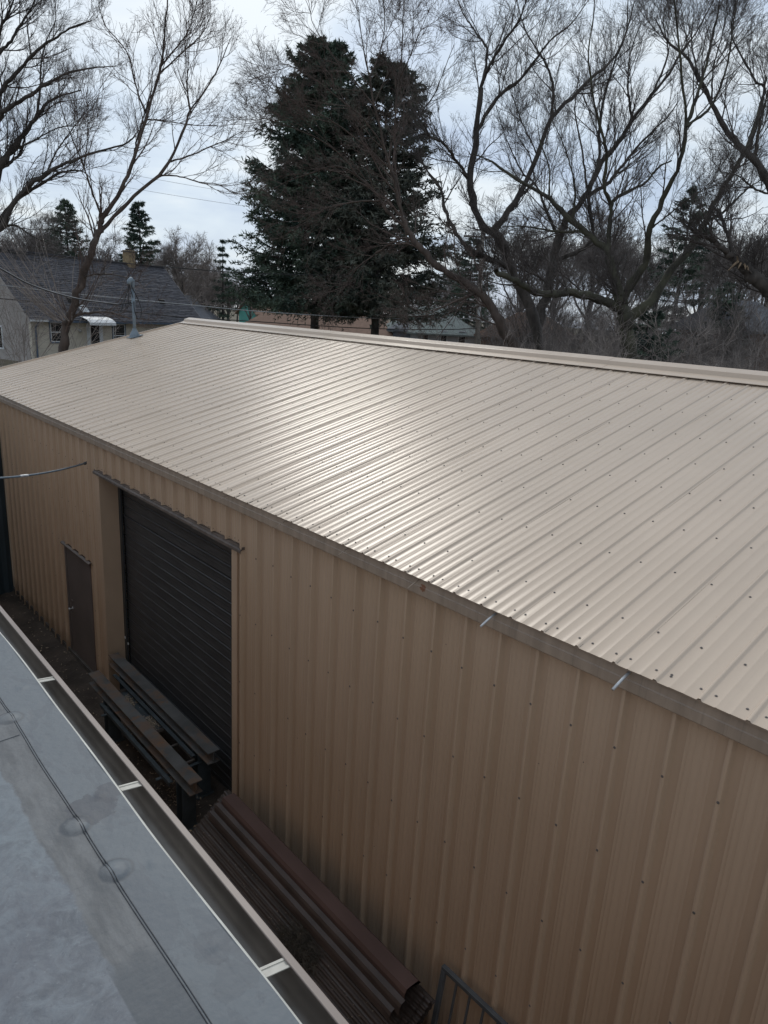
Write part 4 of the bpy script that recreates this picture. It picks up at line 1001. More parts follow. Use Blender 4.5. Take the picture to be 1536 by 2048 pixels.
sprouts('thin_shrub', 'thin grey leafless shrub at the lower left house corner', at(40, 760, 24), 30, (2.5, 5.0), (0, 0, 1), m_twig_l, seed=32, sub=2, spreadxy=.8, ang=22, r=.012)

# ---- spruces
def spruce_mesh(H, Rb, seed, whorl=0.42, nb=9, tw=22, nd=14, size=.16, droop=.35, z0=.06, power=.8, thin=0.0):
    global rng
    rng = np.random.default_rng(seed)
    zs = np.arange(H * z0, H * .985, whorl); B = []; 
    for z in zs:
        t = z / H; n = max(4, int(round(nb * (1 - .45 * t)))); L = Rb * ((1 - t) ** power) * 1.0 + .12
        for k in range(n):
            B.append((z + rng.uniform(-.2, .2) * whorl, rng.uniform(0, 2 * np.pi), L * rng.uniform(.6, 1.12) * (0.8 if rng.random() < thin else 1), t))
    B = np.array(B); N = len(B); K = 7
    s = np.linspace(0, 1, K)[None, :]
    ca, sa = np.cos(B[:, 1])[:, None], np.sin(B[:, 1])[:, None]; L = B[:, 2][:, None]; t = B[:, 3][:, None]
    dz = L * (s * (.45 * t + .05) - droop * (1 - t * .7) * s ** 1.5 + .22 * s ** 4 * (1 - t))
    P = np.stack([ca * L * s, sa * L * s, B[:, 0][:, None] + dz], -1) + rng.standard_normal((N, K, 3)) * .03 * s[..., None] * L[..., None] ** .5
    R = np.maximum(.012 * (H / 12), .02 * L * (1 - s * .85))
    wood = tubes(P, R, 3)
    # twigs
    M = N * tw; pi = np.repeat(np.arange(N), tw); tt = rng.uniform(.12, 1, M) ** .8 * (K - 1); i0 = np.minimum(tt.astype(int), K - 2); fr = (tt - i0)[:, None]
    p0 = P[pi, i0] * (1 - fr) + P[pi, i0 + 1] * fr; tg = norm(P[pi, i0 + 1] - P[pi, i0])
    side = norm(np.cross(tg, np.array([0, 0, 1.0]))) * np.where(rng.random(M) < .5, -1, 1)[:, None]
    d = norm(tg * rng.uniform(.5, 1, (M, 1)) + side * rng.uniform(.2, 1, (M, 1)) + np.array([0, 0, -.28]) + .18 * rng.standard_normal((M, 3)))
    ln = (B[pi, 2] * rng.uniform(.14, .30, M) * (1.15 - .5 * tt / (K - 1)) + .10)[:, None]
    Pt = p0[:, None] + d[:, None] * ln[:, None] * np.linspace(0, 1, 3)[None, :, None] + np.array([0, 0, -.09]) * (np.linspace(0, 1, 3) ** 2)[None, :, None] * ln[:, None]
    # needles sprays: slim triangles along twig
    Q = M * nd; qi = np.repeat(np.arange(M), nd); u = rng.uniform(0, 1, Q)[:, None]
    q0 = Pt[qi, 0] * (1 - u) + Pt[qi, 2] * u
    dir_ = norm(d[qi] * .9 + .75 * rng.standard_normal((Q, 3)) + np.array([0, 0, -.05])); wv = norm(np.cross(dir_, rng.standard_normal((Q, 3))))
    sz = size * rng.uniform(.6, 1.3, Q)[:, None]
    a = q0 - wv * sz * .16; b = q0 + wv * sz * .16; c_ = q0 + dir_ * sz
    V = np.stack([a, b, c_], 1).reshape(-1, 3); Fc = np.arange(len(V)).reshape(-1, 3)
    tr = np.zeros((1, 12, 3)); tr[0, :, 2] = np.linspace(-.3, H * .99, 12); tR = np.linspace(H * .017, .02, 12)[None]
    return tubes(tr, tR, 10), wood, (V, Fc)
def spruce(name, label, loc, H, Rb, seed, nm=m_needle, group=None, cones=False, **k):
    tk, wood, nd = spruce_mesh(H, Rb, seed, **k)
    t = empty(name, loc, label=label, cat='spruce tree', group=group)
    link('trunk', mesh_np('trunk', *tk, True), m_bark, t)
    link('branches', mesh_np('branches', *wood), m_bark, t)['kind'] = 'stuff'
    link('crown', mesh_np('crown', *nd), nm, t)
    return t
def gpos(px, d):
    p = at(px, 620, d); return (p[0], p[1], float(ground_z(p[0], p[1])))
def hgt(px, py, d):        # height above local ground of a pixel at depth d
    p = at(px, py, d); return p[2] - float(ground_z(p[0], p[1]))
spruce('big_spruce', 'tall dense dark spruce left of its thinner neighbour', gpos(630, 44), hgt(655, 80, 44), 5.7, 41, whorl=.34, nb=13, tw=34, nd=14, size=.23, power=.55, droop=.22, z0=.222)
spruce('big_spruce', 'tall thinner spruce with brown cone tips, right of the densest spruce', gpos(752, 42), hgt(770, 112, 42), 5.6, 42, nm=m_needle2, whorl=.37, nb=12, tw=24, nd=13, size=.23, power=.60, droop=.24, z0=.225)
sm_args = dict(whorl=.30, nb=9, tw=14, nd=10, size=.21, power=.78, droop=.45)
spruce('distant_spruce', 'dark pointed spruce behind the left end of the shingled house', gpos(143, 62), hgt(143, 395, 62), 3.5, 43, **sm_args)
spruce('distant_spruce', 'pointed spruce standing right behind the brick chimney', gpos(285, 60), hgt(285, 398, 60), 3.1, 44, **sm_args)
spruce('distant_spruce', 'small spiky spruce between chimney and the big spruces', gpos(446, 72), hgt(446, 482, 72), 2.1, 45, nb=6, whorl=.6, tw=13, nd=9, size=.22, power=.8, droop=.4)
spruce('distant_spruce', 'dark spruce beside the utility pole behind the bare trees', gpos(935, 66), hgt(930, 470, 66), 4.2, 46, **sm_args)
spruce('distant_spruce', 'tall dark spruce behind the fanned mossy limbs', gpos(1350, 46), hgt(1345, 375, 46), 3.0, 47, whorl=.45, nb=7, tw=14, nd=10, size=.22, power=.6)
spruce('distant_spruce', 'narrow dark spruce low behind the broken tree', gpos(1450, 40), hgt(1450, 560, 40), 2.4, 48, **sm_args)
spruce('evergreen_shrub', 'dark green evergreen bush at the foot of the mossy trunk', gpos(1300, 26.5), hgt(1300, 625, 26.5), 2.2, 49, whorl=.35, nb=9, tw=14, nd=9, size=.16, power=.5)

# ---- thickets: one mesh per kind, copied
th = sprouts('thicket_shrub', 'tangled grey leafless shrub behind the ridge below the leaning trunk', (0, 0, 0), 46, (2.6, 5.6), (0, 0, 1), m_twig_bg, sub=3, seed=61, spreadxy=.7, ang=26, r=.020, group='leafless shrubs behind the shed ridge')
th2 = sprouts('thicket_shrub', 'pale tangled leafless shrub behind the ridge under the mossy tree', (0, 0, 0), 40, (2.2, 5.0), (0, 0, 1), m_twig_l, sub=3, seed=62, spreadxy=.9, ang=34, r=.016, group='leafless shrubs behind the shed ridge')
spots = [(th, 1010, 33, 1.0, None), (th2, 1040, 27, .9, 'pale leafless shrub at the foot of the leaning trunk'), (th, 1075, 30, 1.05, 'dark leafless shrub between leaning trunk and mossy trunk'),
         (th2, 1145, 27, 1.0, 'pale shrub just left of the mossy trunk'), (th, 1205, 34, 1.2, 'tall dark shrub directly behind the mossy trunk'), (th2, 1270, 30, 1.15, 'pale shrub just right of the mossy trunk'), (th, 1345, 28, 1.15, 'dark shrub right of the evergreen bush'),
         (th2, 1400, 25, 1.1, 'pale wiry shrub in front of the narrow spruce'), (th, 1460, 30, 1.25, 'dark shrub below the torn limb of the broken tree'), (th2, 1515, 24, 1.05, 'pale shrub at the right frame edge above ridge'),
         (th2, 1235, 23.5, .95, 'pale wiry shrub right in front of the mossy trunk'), (th, 1065, 42, 1.25, 'tall far shrub right of the utility pole'), (th, 1420, 38, 1.3, 'tall far dark shrub behind the narrow spruce'), (th, 1130, 44, 1.3, 'far dark shrub left of the mossy trunk'), (th, 1290, 40, 1.3, 'far dark shrub behind the evergreen bush'), (th, 1530, 36, 1.4, 'far dark shrub behind the broken trunk')]
spots += [(th2, 1092, 22.5, 1.25, 'pale tangled shrub close behind the ridge left of the mossy trunk'), (th2, 1165, 23, 1.3, 'pale shrub close behind the ridge below the low mossy limb'),
          (th2, 1318, 22, 1.3, 'pale shrub close behind the ridge beside the evergreen bush'), (th2, 1385, 22.5, 1.35, 'pale shrub close behind the ridge left of the torn limb'), (th2, 1462, 21.5, 1.3, 'pale shrub close behind the ridge under the torn limb')]
used = set()
for i, (src, px, d, sc, lab) in enumerate(spots):
    o = src if src.name not in used else src.copy()
    if src.name in used: C.objects.link(o)
    used.add(src.name)
    o.location = gpos(px, d); o.scale = (sc, sc, sc * random.uniform(.9, 1.1)); o.rotation_euler = (0, 0, random.uniform(0, 6.28))
    if lab: o['label'] = lab
# ---- background bare trees: one tree built, copied
def free_tree(name, label, H, m, seed, group, n0=7):
    global rng
    rng = np.random.default_rng(seed)
    tr = np.zeros((1, 8, 3)); tr[0, :, 2] = np.linspace(-.2, H * .55, 8); tr[0, :, :2] += np.cumsum(rng.standard_normal((8, 2)) * .05, 0); tR = np.linspace(H * .016, H * .008, 8)[None]
    l1 = grow(tr, tR, n=n0 + 4, L=(H * .35, H * .58), ang=(18, 50), K=9, curl=.10, up=.10, rr=.62, rmin=.03, rend=.2, tmin=.45)
    l2 = grow(l1[0], l1[1], n=9, L=(H * .10, H * .26), ang=(20, 50), K=7, curl=.14, up=.06, rr=.55, rmin=.016, rend=.3)
    l3 = grow(l2[0], l2[1], n=8, L=(H * .05, H * .12), ang=(20, 60), K=5, curl=.16, up=.04, rr=.6, rmin=.010, rend=.5)
    l4 = grow(l3[0], l3[1], n=6, L=(H * .02, H * .06), ang=(20, 60), K=3, curl=.16, up=.02, rr=.65, rmin=.0085, rend=.6)
    t = empty(name, (0, 0, 0), label=label, cat='bare tree', group=group)
    link('trunk', mesh_np('trunk', *tubes(tr, tR, 8), True), m_bark, t)
    V, Fc = merge([tubes(l1[0], l1[1], 5), tubes(l2[0], l2[1], 3), tubes(l3[0], l3[1], 3), tubes(l4[0], l4[1], 3)])
    link('crown', mesh_np('crown', V, Fc), m, t)
    return t
def copy_tree(o):
    c_ = o.copy(); C.objects.link(c_)
    for ch in o.children:
        d = ch.copy(); C.objects.link(d); d.parent = c_
    return c_
GB_ = 'bare trees in the far background'
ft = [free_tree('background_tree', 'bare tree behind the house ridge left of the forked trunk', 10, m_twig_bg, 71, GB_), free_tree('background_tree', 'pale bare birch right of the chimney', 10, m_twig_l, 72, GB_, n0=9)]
bgs = [(0, 60, 56, 11, None), (1, 365, 62, 10.5, None), (0, 105, 66, 12, 'bare tree just left of the dark pointed spruce'), (0, 200, 70, 11, 'bare tree behind the ridge between forked trunk and chimney'),
       (1, 320, 76, 10, 'pale bare tree between chimney spruce and birch'), (1, 405, 72, 9.5, 'pale bare tree left of the small spiky spruce'), (0, 395, 92, 9.5, 'low dark bare tree beside the house right end'), (0, 440, 98, 9.5, 'low bare tree above the turquoise gable'),
       (0, 475, 95, 8.5, 'low dark bare tree at the left skirt of the spruces'), (1, 425, 96, 10, 'pale low tree above the grey roofed house'), (0, 860, 70, 9, 'bare tree behind the green grey roof'), (0, 905, 85, 12, 'far bare tree left of the utility pole'),
       (0, 1040, 52, 13, 'bare tree behind the forked tree'), (0, 1110, 60, 14, 'far bare tree left of the mossy limbs'), (0, 1180, 48, 13, 'bare tree behind the mossy trunk'), (0, 1240, 58, 14, 'far bare tree right behind the mossy trunk'),
       (0, 1310, 52, 12, 'bare tree left of the tall dark spruce'), (0, 1400, 58, 14, 'bare tree right of the tall dark spruce'), (0, 1470, 46, 13, 'bare tree behind the torn limb'), (0, 1530, 56, 14, 'far bare tree at the right frame edge'),
       (0, 20, 46, 9, 'bare tree at the left frame edge behind the ridge'), (0, 415, 76, 7.5, 'low bare tree between the house end and the turquoise gable'), (0, 455, 80, 8, 'low bare tree directly behind the turquoise gable'), (0, 500, 78, 8, 'low bare tree behind the brown roof and spruce skirt'), (1, 345, 88, 9, 'faint far bare tree left of the birch')]
first = set()
for k, px, d, H, lab in bgs:
    o = ft[k] if k not in first else copy_tree(ft[k])
    first.add(k); s = H / 10.0
    o.location = gpos(px, d); o.scale = (s, s, s); o.rotation_euler = (0, 0, random.uniform(0, 6.28))
    if lab: o['label'] = lab
# far wooded horizon as one mass
V = []; Fc = []
rng = np.random.default_rng(5)
wl_ = free_tree('tmp_wood', 'x', 10, m_twig, 75, None, n0=4)
crown = [c_ for c_ in wl_.children if c_.name.startswith('crown')][0].data
cv = np.zeros(len(crown.vertices) * 3, np.float32); crown.vertices.foreach_get('co', cv); cv = cv.reshape(-1, 3)
for c_ in list(wl_.children): bpy.data.objects.remove(c_)
bpy.data.objects.remove(wl_)
far = bpy.data.objects.new('far_woods', None)
npts = 90
Vb = []; Fb = []
lst = []
for i in range(npts):
    px = -150 + 1850 * i / npts + rng.uniform(-15, 15); d = rng.uniform(92, 165); p = np.array(gpos(px, d)); H = rng.uniform(6.5, 11)
    tr = np.zeros((1, 5, 3)); tr[0, :, 2] = np.linspace(0, H * .5, 5); l1 = grow(tr, np.full((1, 5), .12), n=9, L=(H * .35, H * .6), ang=(15, 55), K=6, curl=.12, up=.08, rr=.5, rmin=.03, tmin=.3)
    l2 = grow(l1[0], l1[1], n=8, L=(H * .1, H * .28), ang=(20, 55), K=4, curl=.15, up=.05, rr=.5, rmin=.02); l3 = grow(l2[0], l2[1], n=6, L=(H * .04, H * .13), ang=(20, 60), K=3, curl=.1, up=.03, rr=.6, rmin=.016)
    for a, b in ((tr, np.full((1, 5), .14)), l1, l2, l3):
        v, f = tubes(a, b, 3); lst.append((v + p, f))
V, Fc = merge(lst)
o = link('far_woods', mesh_np('far_woods', V, Fc), m_twig_r); tag(o, 'far off leafless woods along the horizon', kind='stuff')

# ------------------------------------------------------------------ houses
def house_frame(pl, pr, zb):
    """origin at left front ground corner, local x along the front"""
    a = np.array([pl[0], pl[1], zb]); b = np.array([pr[0], pr[1], zb]); u = (b - a); L = np.linalg.norm(u); rz = math.atan2(u[1], u[0]); return a, L, rz
def loc_on(a, rz, px, py, off=0.0):
    """where the ray of a photo pixel meets the plane of the front wall, in local (x, z)"""
    n = np.array([-math.sin(rz), math.cos(rz), 0]); v = ray(px, py); t = np.dot(n, a + n * off) / np.dot(n, v); p = v * t - a
    return p[0] * math.cos(rz) + p[1] * math.sin(rz), p[2]
HZ = -4.0
a, HL, rz = house_frame(at(61, 640, 42), at(396, 640, 54.5), HZ)
hs = empty('shingled_house', a, rz, label='cream stucco house with steep charcoal shingle roof at far left', cat='house')
WD, EV = 7.2, 2.75; RG = 6.3
solid('front_wall', (0, 0, -.6), (HL, 0.2, EV), m_stucco, hs)
MB().hexa([(0, .201, -.6), (.2, .201, -.6), (.2, WD, -.6), (0, WD, -.6)], [(0, .201, EV), (.2, .201, EV), (.2, WD, EV), (0, WD, EV)]).add([(0, .1, EV + .001), (0, WD - .1, EV + .001), (0, WD / 2, RG - .2), (.2, .1, EV + .001), (.2, WD - .1, EV + .001), (.2, WD / 2, RG - .2)], [(0, 1, 2), (5, 4, 3), (0, 2, 5, 3), (1, 4, 5, 2), (0, 3, 4, 1)]).build('gable_wall', m_stucco_shade, hs)
MB().box((HL - .2, .201, -.6), (HL, WD, EV)).add([(HL, .1, EV + .001), (HL, WD - .1, EV + .001), (HL, WD / 2, RG - .2)], [(2, 1, 0)]).build('gable_wall', m_stucco_shade, hs)
solid('back_wall', (.2, WD - .2, -.6), (HL - .2, WD, EV), m_stucco_shade, hs)
# roof slabs and courses
sl_len = math.hypot(WD / 2 + .35, (RG - EV) * (WD / 2 + .35) / (WD / 2)); slope = (RG - EV) / (WD / 2)
zz0 = EV - .35 * slope
rfm = MB(); rfm.hexa([(-.3, -.35, zz0 - .02), (HL + .3, -.35, zz0 - .02), (HL + .3, WD / 2, RG - .02), (-.3, WD / 2, RG - .02)], [(-.3, -.35, zz0 + .08), (HL + .3, -.35, zz0 + .08), (HL + .3, WD / 2, RG + .08), (-.3, WD / 2, RG + .08)])
rfm.hexa([(-.3, WD + .35, zz0 - .02), (-.3, WD / 2 + .001, RG - .02), (HL + .3, WD / 2 + .001, RG - .02), (HL + .3, WD + .35, zz0 - .02)], [(-.3, WD + .35, zz0 + .08), (-.3, WD / 2 + .001, RG + .08), (HL + .3, WD / 2 + .001, RG + .08), (HL + .3, WD + .35, zz0 + .08)])
hroof = rfm.build('roof', m_shingle, hs)
nc = 34
m_sh = [m_shingle, mat('charcoal_shingle_light', (0.088, 0.086, 0.096), rough=.92, var=.35, scale=3.2, stretch=(1, 1, 3), detail=8), mat('charcoal_shingle_dark', (0.054, 0.054, 0.064), rough=.92, var=.35, scale=3.2, stretch=(1, 1, 3), detail=8)]
for i in range(nc):
    mb = MB(); f0, f1 = i / nc, (i + 1.12) / nc
    y0_, z0_ = -.37 + (WD / 2 + .37) * f0, zz0 + .085 + (RG - zz0) * f0; y1_, z1_ = -.37 + (WD / 2 + .37) * min(1, f1), zz0 + .082 + (RG - zz0) * min(1, f1)
    x = -.32 - random.uniform(0, .3)
    V = []; Fc = []
    while x < HL + .3:
        x2 = min(x + random.choice((.22, .3, .38)), HL + .32); h = random.choice((0.012, 0.02, 0.03)); xx = max(x, -.32)
        mb.add([(xx, y0_, z0_), (x2, y0_, z0_), (x2, y0_ - h * .7, z0_ + h * .75), (xx, y0_ - h * .7, z0_ + h * .75), (xx, y1_, z1_ + .004), (x2, y1_, z1_ + .004)], [(0, 1, 2, 3), (3, 2, 5, 4)]); x = x2
    o = mb.build('shingle_course', m_sh[i % 3] if random.random() < .7 else m_shingle, hroof)
MB().prism_y([(0, 0)], 0, 1) if False else None
solid('ridge_shingles', (-.32, WD / 2 - .14, RG + .06), (HL + .32, WD / 2 + .14, RG + .13), m_shingle, hroof)
# rake boards, gutter, downspout
for x0, x1 in ((-.34, -.301), (HL + .301, HL + .34)):
    MB().hexa([(x0, -.37, zz0 - .12), (x1, -.37, zz0 - .12), (x1, WD / 2, RG - .12), (x0, WD / 2, RG - .12)], [(x0, -.37, zz0 + .09), (x1, -.37, zz0 + .09), (x1, WD / 2, RG + .09), (x0, WD / 2, RG + .09)]).build('rake_board', m_stucco_shade, hs)
gx1, _ = loc_on(a, rz, 86, 632)
solid('eave_gutter', (-.3, -.47, zz0 - .02), (gx1, -.376, zz0 + .09), m_white, hs)
solid('eave_board', (gx1 + .002, -.43, zz0 - .05), (HL + .3, -.376, zz0 + .07), m_bluetrim, hs)
MB().tube([(.25, -.42, zz0), (.25, -.3, zz0 - .15), (.25, -.06, zz0 - .35), (.25, -.06, -.4)], .055, 8).build('downspout', m_bluetrim, hs)
def win(x0, x1, z0, z1, name='window'):
    f = MB(); t = .07
    f.box((x0 - t, -.04, z0 - t), (x0, .0, z1 + t)); f.box((x1, -.04, z0 - t), (x1 + t, 0, z1 + t)); f.box((x0, -.04, z0 - t), (x1, 0, z0)); f.box((x0, -.04, z1), (x1, 0, z1 + t))
    fo = f.build(name, m_bluetrim, hs)
    s = MB(); t2 = .06; zm = (z0 + z1) / 2
    s.box((x0, -.035, z0), (x0 + t2, -.002, z1)); s.box((x1 - t2, -.035, z0), (x1, -.002, z1)); s.box((x0 + t2, -.035, z0), (x1 - t2, -.002, z0 + t2)); s.box((x0 + t2, -.035, z1 - t2), (x1 - t2, -.002, z1)); s.box((x0 + t2, -.033, zm - .03), (x1 - t2, -.002, zm + .03))
    s.build('sash', m_white, fo); solid('pane', (x0 + t2, -.015, z0 + t2), (x1 - t2, -.005, z1 - t2), m_glass, fo); return fo
x0, z1 = loc_on(a, rz, 99, 644); x1, z0 = loc_on(a, rz, 126, 684); win(x0, x1, z0, z1)
x0, z1 = loc_on(a, rz, 225, 648); x1, z0 = loc_on(a, rz, 251, 694); win(x0, x1, z0, z1)
x0, z1 = loc_on(a, rz, 175, 646); x1, _ = loc_on(a, rz, 203, 680)
df = MB(); df.box((x0 - .1, -.05, -.1), (x0, 0, z1 + .1)); df.box((x1, -.05, -.1), (x1 + .1, 0, z1 + .1)); df.box((x0, -.05, z1), (x1, 0, z1 + .1)); df = df.build('door', m_white, hs)
dl = MB(); dl.box((x0, -.04, 0), (x0 + .16, -.002, z1)); dl.box((x1 - .16, -.04, 0), (x1, -.002, z1)); dl.box((x0 + .16, -.04, z1 - .12), (x1 - .16, -.002, z1)); dl.box((x0 + .16, -.04, 0), (x1 - .16, -.002, .55)); dl.build('door_leaf', m_white, df)
solid('pane', (x0 + .16, -.02, .55), (x1 - .16, -.01, z1 - .12), m_glass, df)
aw = MB(); ax0, _ = loc_on(a, rz, 166, 640, -.4); ax1, _ = loc_on(a, rz, 219, 640, -.4); zt = z1 + .42
prof_a = [(-.002, zt), (-.35, zt - .05), (-.75, zt - .17), (-.98, zt - .34), (-1.0, zt - .48)]
vs = []; fs = []
for x in (ax0, ax1):
    for y, z in prof_a: vs.append((x, y, z))
for x in (ax0, ax1):
    for y, z in prof_a: vs.append((x, y, z - .03))
for i in range(4): fs += [(i, i + 1, 6 + i, 5 + i), (10 + i, 15 + i, 16 + i, 11 + i)]
fs += [(0, 1, 2, 3, 4, 14, 13, 12, 11, 10), (5, 6, 7, 8, 9, 19, 18, 17, 16, 15)]
aw.add(vs, fs).build('door_awning', m_white, hs)
for x in (ax0 + .03, ax1 - .07): solid('awning_post', (x, -.96, -.3), (x + .04, -.92, zt - .5), m_stucco_shade, hs)
lx, lz = loc_on(a, rz, 157, 660); MB().tube([(lx, -.002, lz), (lx, -.08, lz), (lx, -.16, lz - .04), (lx, -.2, lz - .08)], [.05, .06, .09, .10], 10).build('wall_lamp', m_galv, hs)
# chimney
cxp, _ = loc_on(a, rz, 258, 520, WD / 2); cw = .29
ch = solid('chimney', (cxp - cw, WD / 2 - cw, RG - .6), (cxp + cw, WD / 2 + cw, RG + .85), m_brick, hs)
for k in range(10):
    MB().box((cxp - cw - .008, WD / 2 - cw - .008, RG - .5 + k * .15), (cxp + cw + .008, WD / 2 + cw + .008, RG - .37 + k * .15)).build('brick_course', m_brick, ch)
solid('chimney_cap', (cxp - cw - .07, WD / 2 - cw - .07, RG + .851), (cxp + cw + .07, WD / 2 + cw + .07, RG + .92), m_conc, ch)
solid('flue', (cxp - .14, WD / 2 - .18, RG + .921), (cxp + .14, WD / 2 + .18, RG + 1.1), m_dark, ch)
def roof_y(f): return -.35 + (WD / 2 + .35) * f, zz0 + .1 + (RG - zz0) * f
for px, py in ((321, 598), (138, 592)):
    f = .36 if px > 200 else .3; vy, vz = roof_y(f); vx, _ = loc_on(a, rz, px, py, vy)
    MB().hexa([(vx - .2, vy - .2, vz - .25), (vx + .2, vy - .2, vz - .25), (vx + .2, vy + .2, vz), (vx - .2, vy + .2, vz)], [(vx - .16, vy - .22, vz + .10), (vx + .16, vy - .22, vz + .10), (vx + .16, vy + .05, vz + .16), (vx - .16, vy + .05, vz + .16)]).build('roof_vent', m_dark, hs)
wy, wz = roof_y(.13); wx, _ = loc_on(a, rz, 168, 612, wy)
P = [(wx - .42, wy + .15, wz + .55), (wx - .1, wy + .2, wz + .52), (wx + .25, wy + .05, wz + .28), (wx + .42, wy - .12, wz - .12), (wx + .12, wy - .2, wz - .22), (wx - .3, wy - .05, wz + .12)]
o = MB().add([tuple(p) for p in P] + [(p[0], p[1] + .04, p[2] - .03) for p in P], [(5, 4, 3, 2, 1, 0), (6, 7, 8, 9, 10, 11)] + [(i, (i + 1) % 6, 6 + (i + 1) % 6, 6 + i) for i in range(6)]).build('white_sheet', m_white)
o.matrix_world = hs.matrix_basis @ Matrix.Identity(4); tag(o, 'bent white sheet resting on the dark shingled eave', 'sheet')
o.location = hs.location; o.rotation_euler = hs.rotation_euler
# gable window and wood sill board at the left
gw = MB().box((-.03, 3.0, 3.4), (-.001, 4.1, 4.9)).build('window', m_white, hs); solid('pane', (-.045, 3.1, 3.5), (-.031, 4.0, 4.8), m_glass, gw)
gw = MB().box((-.03, 2.6, .6), (-.001, 3.6, 2.0)).build('window', m_white, hs); solid('pane', (-.045, 2.7, .7), (-.031, 3.5, 1.9), m_glass, gw)

def box_house(name, label, pl, pr, d0, d1, zb, ze, zr, depth, wallm, roofm, hip=0.0, gable_front=False, wins=(), ov=.4):
    a, L, rz = house_frame(at(pl, 640, d0), at(pr, 640, d1), zb)
    h = empty(name, a, rz, label=label, cat='house'); e = ze - zb; r = zr - zb
    solid('wall', (0, 0, -1), (L, depth, e), wallm, h)
    if gable_front:
        MB().add([(0, 0, e), (L, 0, e), (L / 2, 0, r)], [(0, 1, 2)]).build('gable', wallm, h); MB().add([(0, depth, e), (L, depth, e), (L / 2, depth, r)], [(2, 1, 0)]).build('gable', wallm, h)
        m = MB(); sl = (r - e) / (L / 2)
        for sgn in (0, 1):
            xa, xb = (-ov, L / 2) if sgn == 0 else (L + ov, L / 2); za = e - ov * sl
            q = [(xa, -.3, za), (xb, -.3, r), (xb, depth + .3, r), (xa, depth + .3, za)]
            if sgn: q = q[::-1]
            m.hexa([(x, y, z + .003) for x, y, z in q], [(x, y, z + .14) for x, y, z in q])
        m.build('roof', roofm, h)
    else:
        hp = hip * L; za = e - ov * (r - e) / (depth / 2)
        v = [(-ov, -ov, za), (L + ov, -ov, za), (L + ov, depth + ov, za), (-ov, depth + ov, za), (hp, depth / 2, r), (L - hp, depth / 2, r)]
        MB().add(v + [(x, y, z - .12) for x, y, z in v[:4]], [(0, 1, 5, 4), (1, 2, 5), (2, 3, 4, 5), (3, 0, 4), (0, 6, 7, 1), (1, 7, 8, 2), (2, 8, 9, 3), (3, 9, 6, 0), (9, 8, 7, 6)]).build('roof', roofm, h)
    for (wx0, wx1, wz0, wz1) in wins:
        xa, za = loc_on(a, rz, wx0, wz0); xb, zb_ = loc_on(a, rz, wx1, wz1)
        f = solid('window', (xa - .08, -.05, zb_ - .08), (xb + .08, -.002, za + .08), m_white, h); solid('pane', (xa, -.07, zb_), (xb, -.051, za), m_glass, f)
    return h
box_house('small_house', 'far house with grey roof and turquoise side left of the ridge end', 398, 442, 66, 72, -4, -1.6, .6, 6, m_mint, m_greyroof, hip=.05)
box_house('small_house', 'far turquoise gabled house peeping over the brown roof', 478, 511, 86, 84, -4, -.75, .55, 8, m_mint, m_brownroof, gable_front=True)
box_house('low_house', 'long low house with brown roof behind the spruce trunks', 455, 800, 60, 57, -4.2, -2.2, .05, 7, m_brickwall, m_brownroof, hip=.2)
box_house('small_house', 'blue grey house behind the right spruce trunk', 788, 836, 56, 55, -4.2, -1.0, .2, 6, m_bluside, m_greyroof, hip=.1)
box_house('small_house', 'pale house with green grey hip roof left of utility pole', 838, 962, 54, 56, -4.2, -1.05, .75, 7, m_paleside, m_greenroof, hip=.36, wins=((845, 854, 664, 690), (883, 891, 663, 690), (918, 928, 664, 690)))
box_house('small_house', 'orange brown brick house glimpsed through the shrubs', 1095, 1160, 48, 50, -4.2, -.9, .6, 6, m_brickwall, m_brownroof, hip=.1)
box_house('small_house', 'orange brown brick building behind the right frame edge', 1505, 1600, 40, 41, -4.2, .4, 1.9, 6, m_brickwall, m_greyroof, hip=.1)

# ------------------------------------------------------------------ utility pole and lines
PD = 44
pb = np.array(at(954, 690, PD)); ptop = np.array(at(966, 455, PD)); gzp = float(ground_z(pb[0], pb[1]))
dirp = (ptop - pb) / np.linalg.norm(ptop - pb); foot = pb + dirp * ((gzp - pb[2]) / dirp[2])
pole = empty('utility_pole', foot, label='weathered wooden utility pole among the bare trees', cat='utility pole')
def putp(o): o.matrix_parent_inverse = Matrix.Translation(-Vector(foot)); return o
putp(MB().tube([foot - dirp * .2, (foot + ptop) / 2, ptop], [.17, .145, .12], 12).build('pole', m_pole, pole, True))
right = np.array([HEAD[1], -HEAD[0], 0])
ca_ = ptop - dirp * .5
putp(MB().tube([ca_ - right * 1.1 - np.array([0, 0, .02]), ca_ + right * 1.1], .06, 6).build('cross_arm', m_pole, pole))
for s in (-1.0, -.5, .5, 1.0): putp(MB().tube([ca_ + right * s + np.array([0, 0, .06]), ca_ + right * s + np.array([0, 0, .22])], .05, 8).build('insulator', m_porcelain, pole))
putp(MB().tube([Vector(pb + dirp * 1.5 + right * -.02) + Vector((-.2, -.2, 0)), Vector(pb + dirp * 2.3) + Vector((-.2, -.2, 0))], .10, 10).build('line_bracket', m_galv, pole))
def line(name, label, pts, d0, d1, r, m, group='overhead lines to the utility pole'):
    P = catmull(pts, 40); dd = np.linspace(d0, d1, 40)
    o = MB().tube([at(x, y, d) for (x, y), d in zip(P, dd)], r, 5).build(name, m, None, True); return tag(o, label, 'power line', group)
line('power_line', 'upper dark line passing just below the house ridge and across the spruces', [(-200, 482), (0, 503), (169, 519), (372, 537), (520, 547), (751, 552), (880, 549), (962, 541)], 30, PD, .022, m_cable)
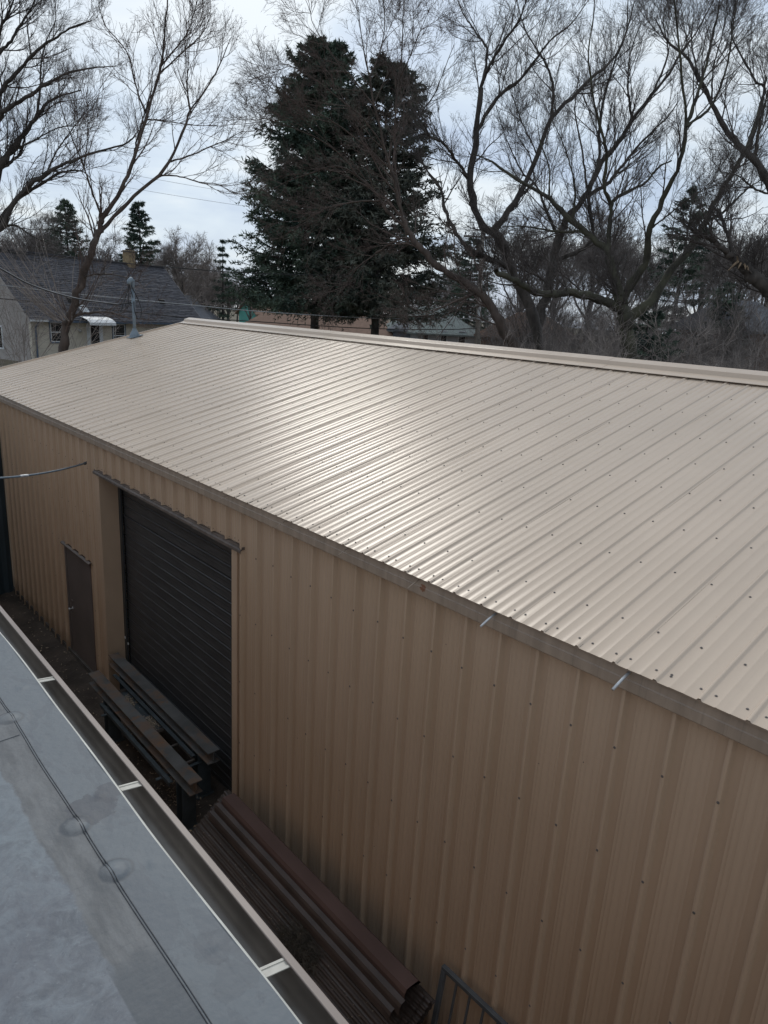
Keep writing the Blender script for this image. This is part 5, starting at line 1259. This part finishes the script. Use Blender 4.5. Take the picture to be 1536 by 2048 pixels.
line('power_line', 'thin pale line crossing the lower house roof', [(-200, 547), (0, 570), (162, 589), (372, 609), (520, 623), (717, 635), (840, 638), (958, 637)], 30, PD, .022, m_cable_l)
line('power_line', 'lowest dark line passing just above the shed ridge cap', [(-200, 580), (0, 597), (135, 610), (305, 628), (389, 637), (480, 641), (717, 656), (886, 659), (958, 656)], 30, PD, .024, m_cable)
line('power_line', 'faint high wire across the sky, upper of the pair', [(100, 318), (320, 360), (520, 393), (760, 425), (966, 448)], 60, PD, .012, m_cable_l)
line('power_line', 'faint high wire across the sky, lower of the pair', [(100, 345), (290, 381), (510, 415), (760, 445), (966, 462)], 60, PD, .012, m_cable_l)
# service drop to the mast
mt = Vector((mx_ - .02, my_, mz_ + .80))
P = catmull([(-120, 470), (0, 537), (65, 571), (152, 597), (236, 609)], 30); dd = np.linspace(15.0, 17.2, 30)
drop = [Vector(at(x, y, d)) for (x, y), d in zip(P, dd)] + [mt]
sd = empty('service_drop', mt, label='twisted service drop cable sagging from the left to the roof mast', cat='power line')
def puts(o): o.matrix_parent_inverse = Matrix.Translation(-mt); return o
puts(MB().tube(drop, .014, 6).build('cable', m_cable, sd, True))
puts(MB().tube([p + Vector((.012, -.01, .012)) for p in drop[:-1]], .007, 5).build('bare_neutral', m_cable_l, sd, True))
wh = Vector((mx_ - .12, my_ - .06, mz_ + 1.20))
for k, sag in enumerate((.75, .6, .45)):
    a_ = Vector(drop[-2]).lerp(Vector(drop[-1]), .3 + .2 * k); pts = []
    for i in range(12):
        t = i / 11; p = a_.lerp(wh, t); p.z -= sag * 4 * t * (1 - t) * .5; p.x += .12 * (k - 1) * math.sin(math.pi * t); pts.append(p)
    puts(MB().tube(pts, .010, 5).build('drip_loop', m_cable, sd, True))
pts = [wh + Vector((.05, 0, -.02)), wh + Vector((.22, .02, -.35)), wh + Vector((.28, .0, -.62)), wh + Vector((.18, -.03, -.78)), wh + Vector((.1, -.03, -.6)), wh + Vector((.1, 0, -.38))]
puts(MB().tube(catmull([tuple(p) for p in pts], 20), .011, 5).build('drip_loop', m_cable, sd, True))
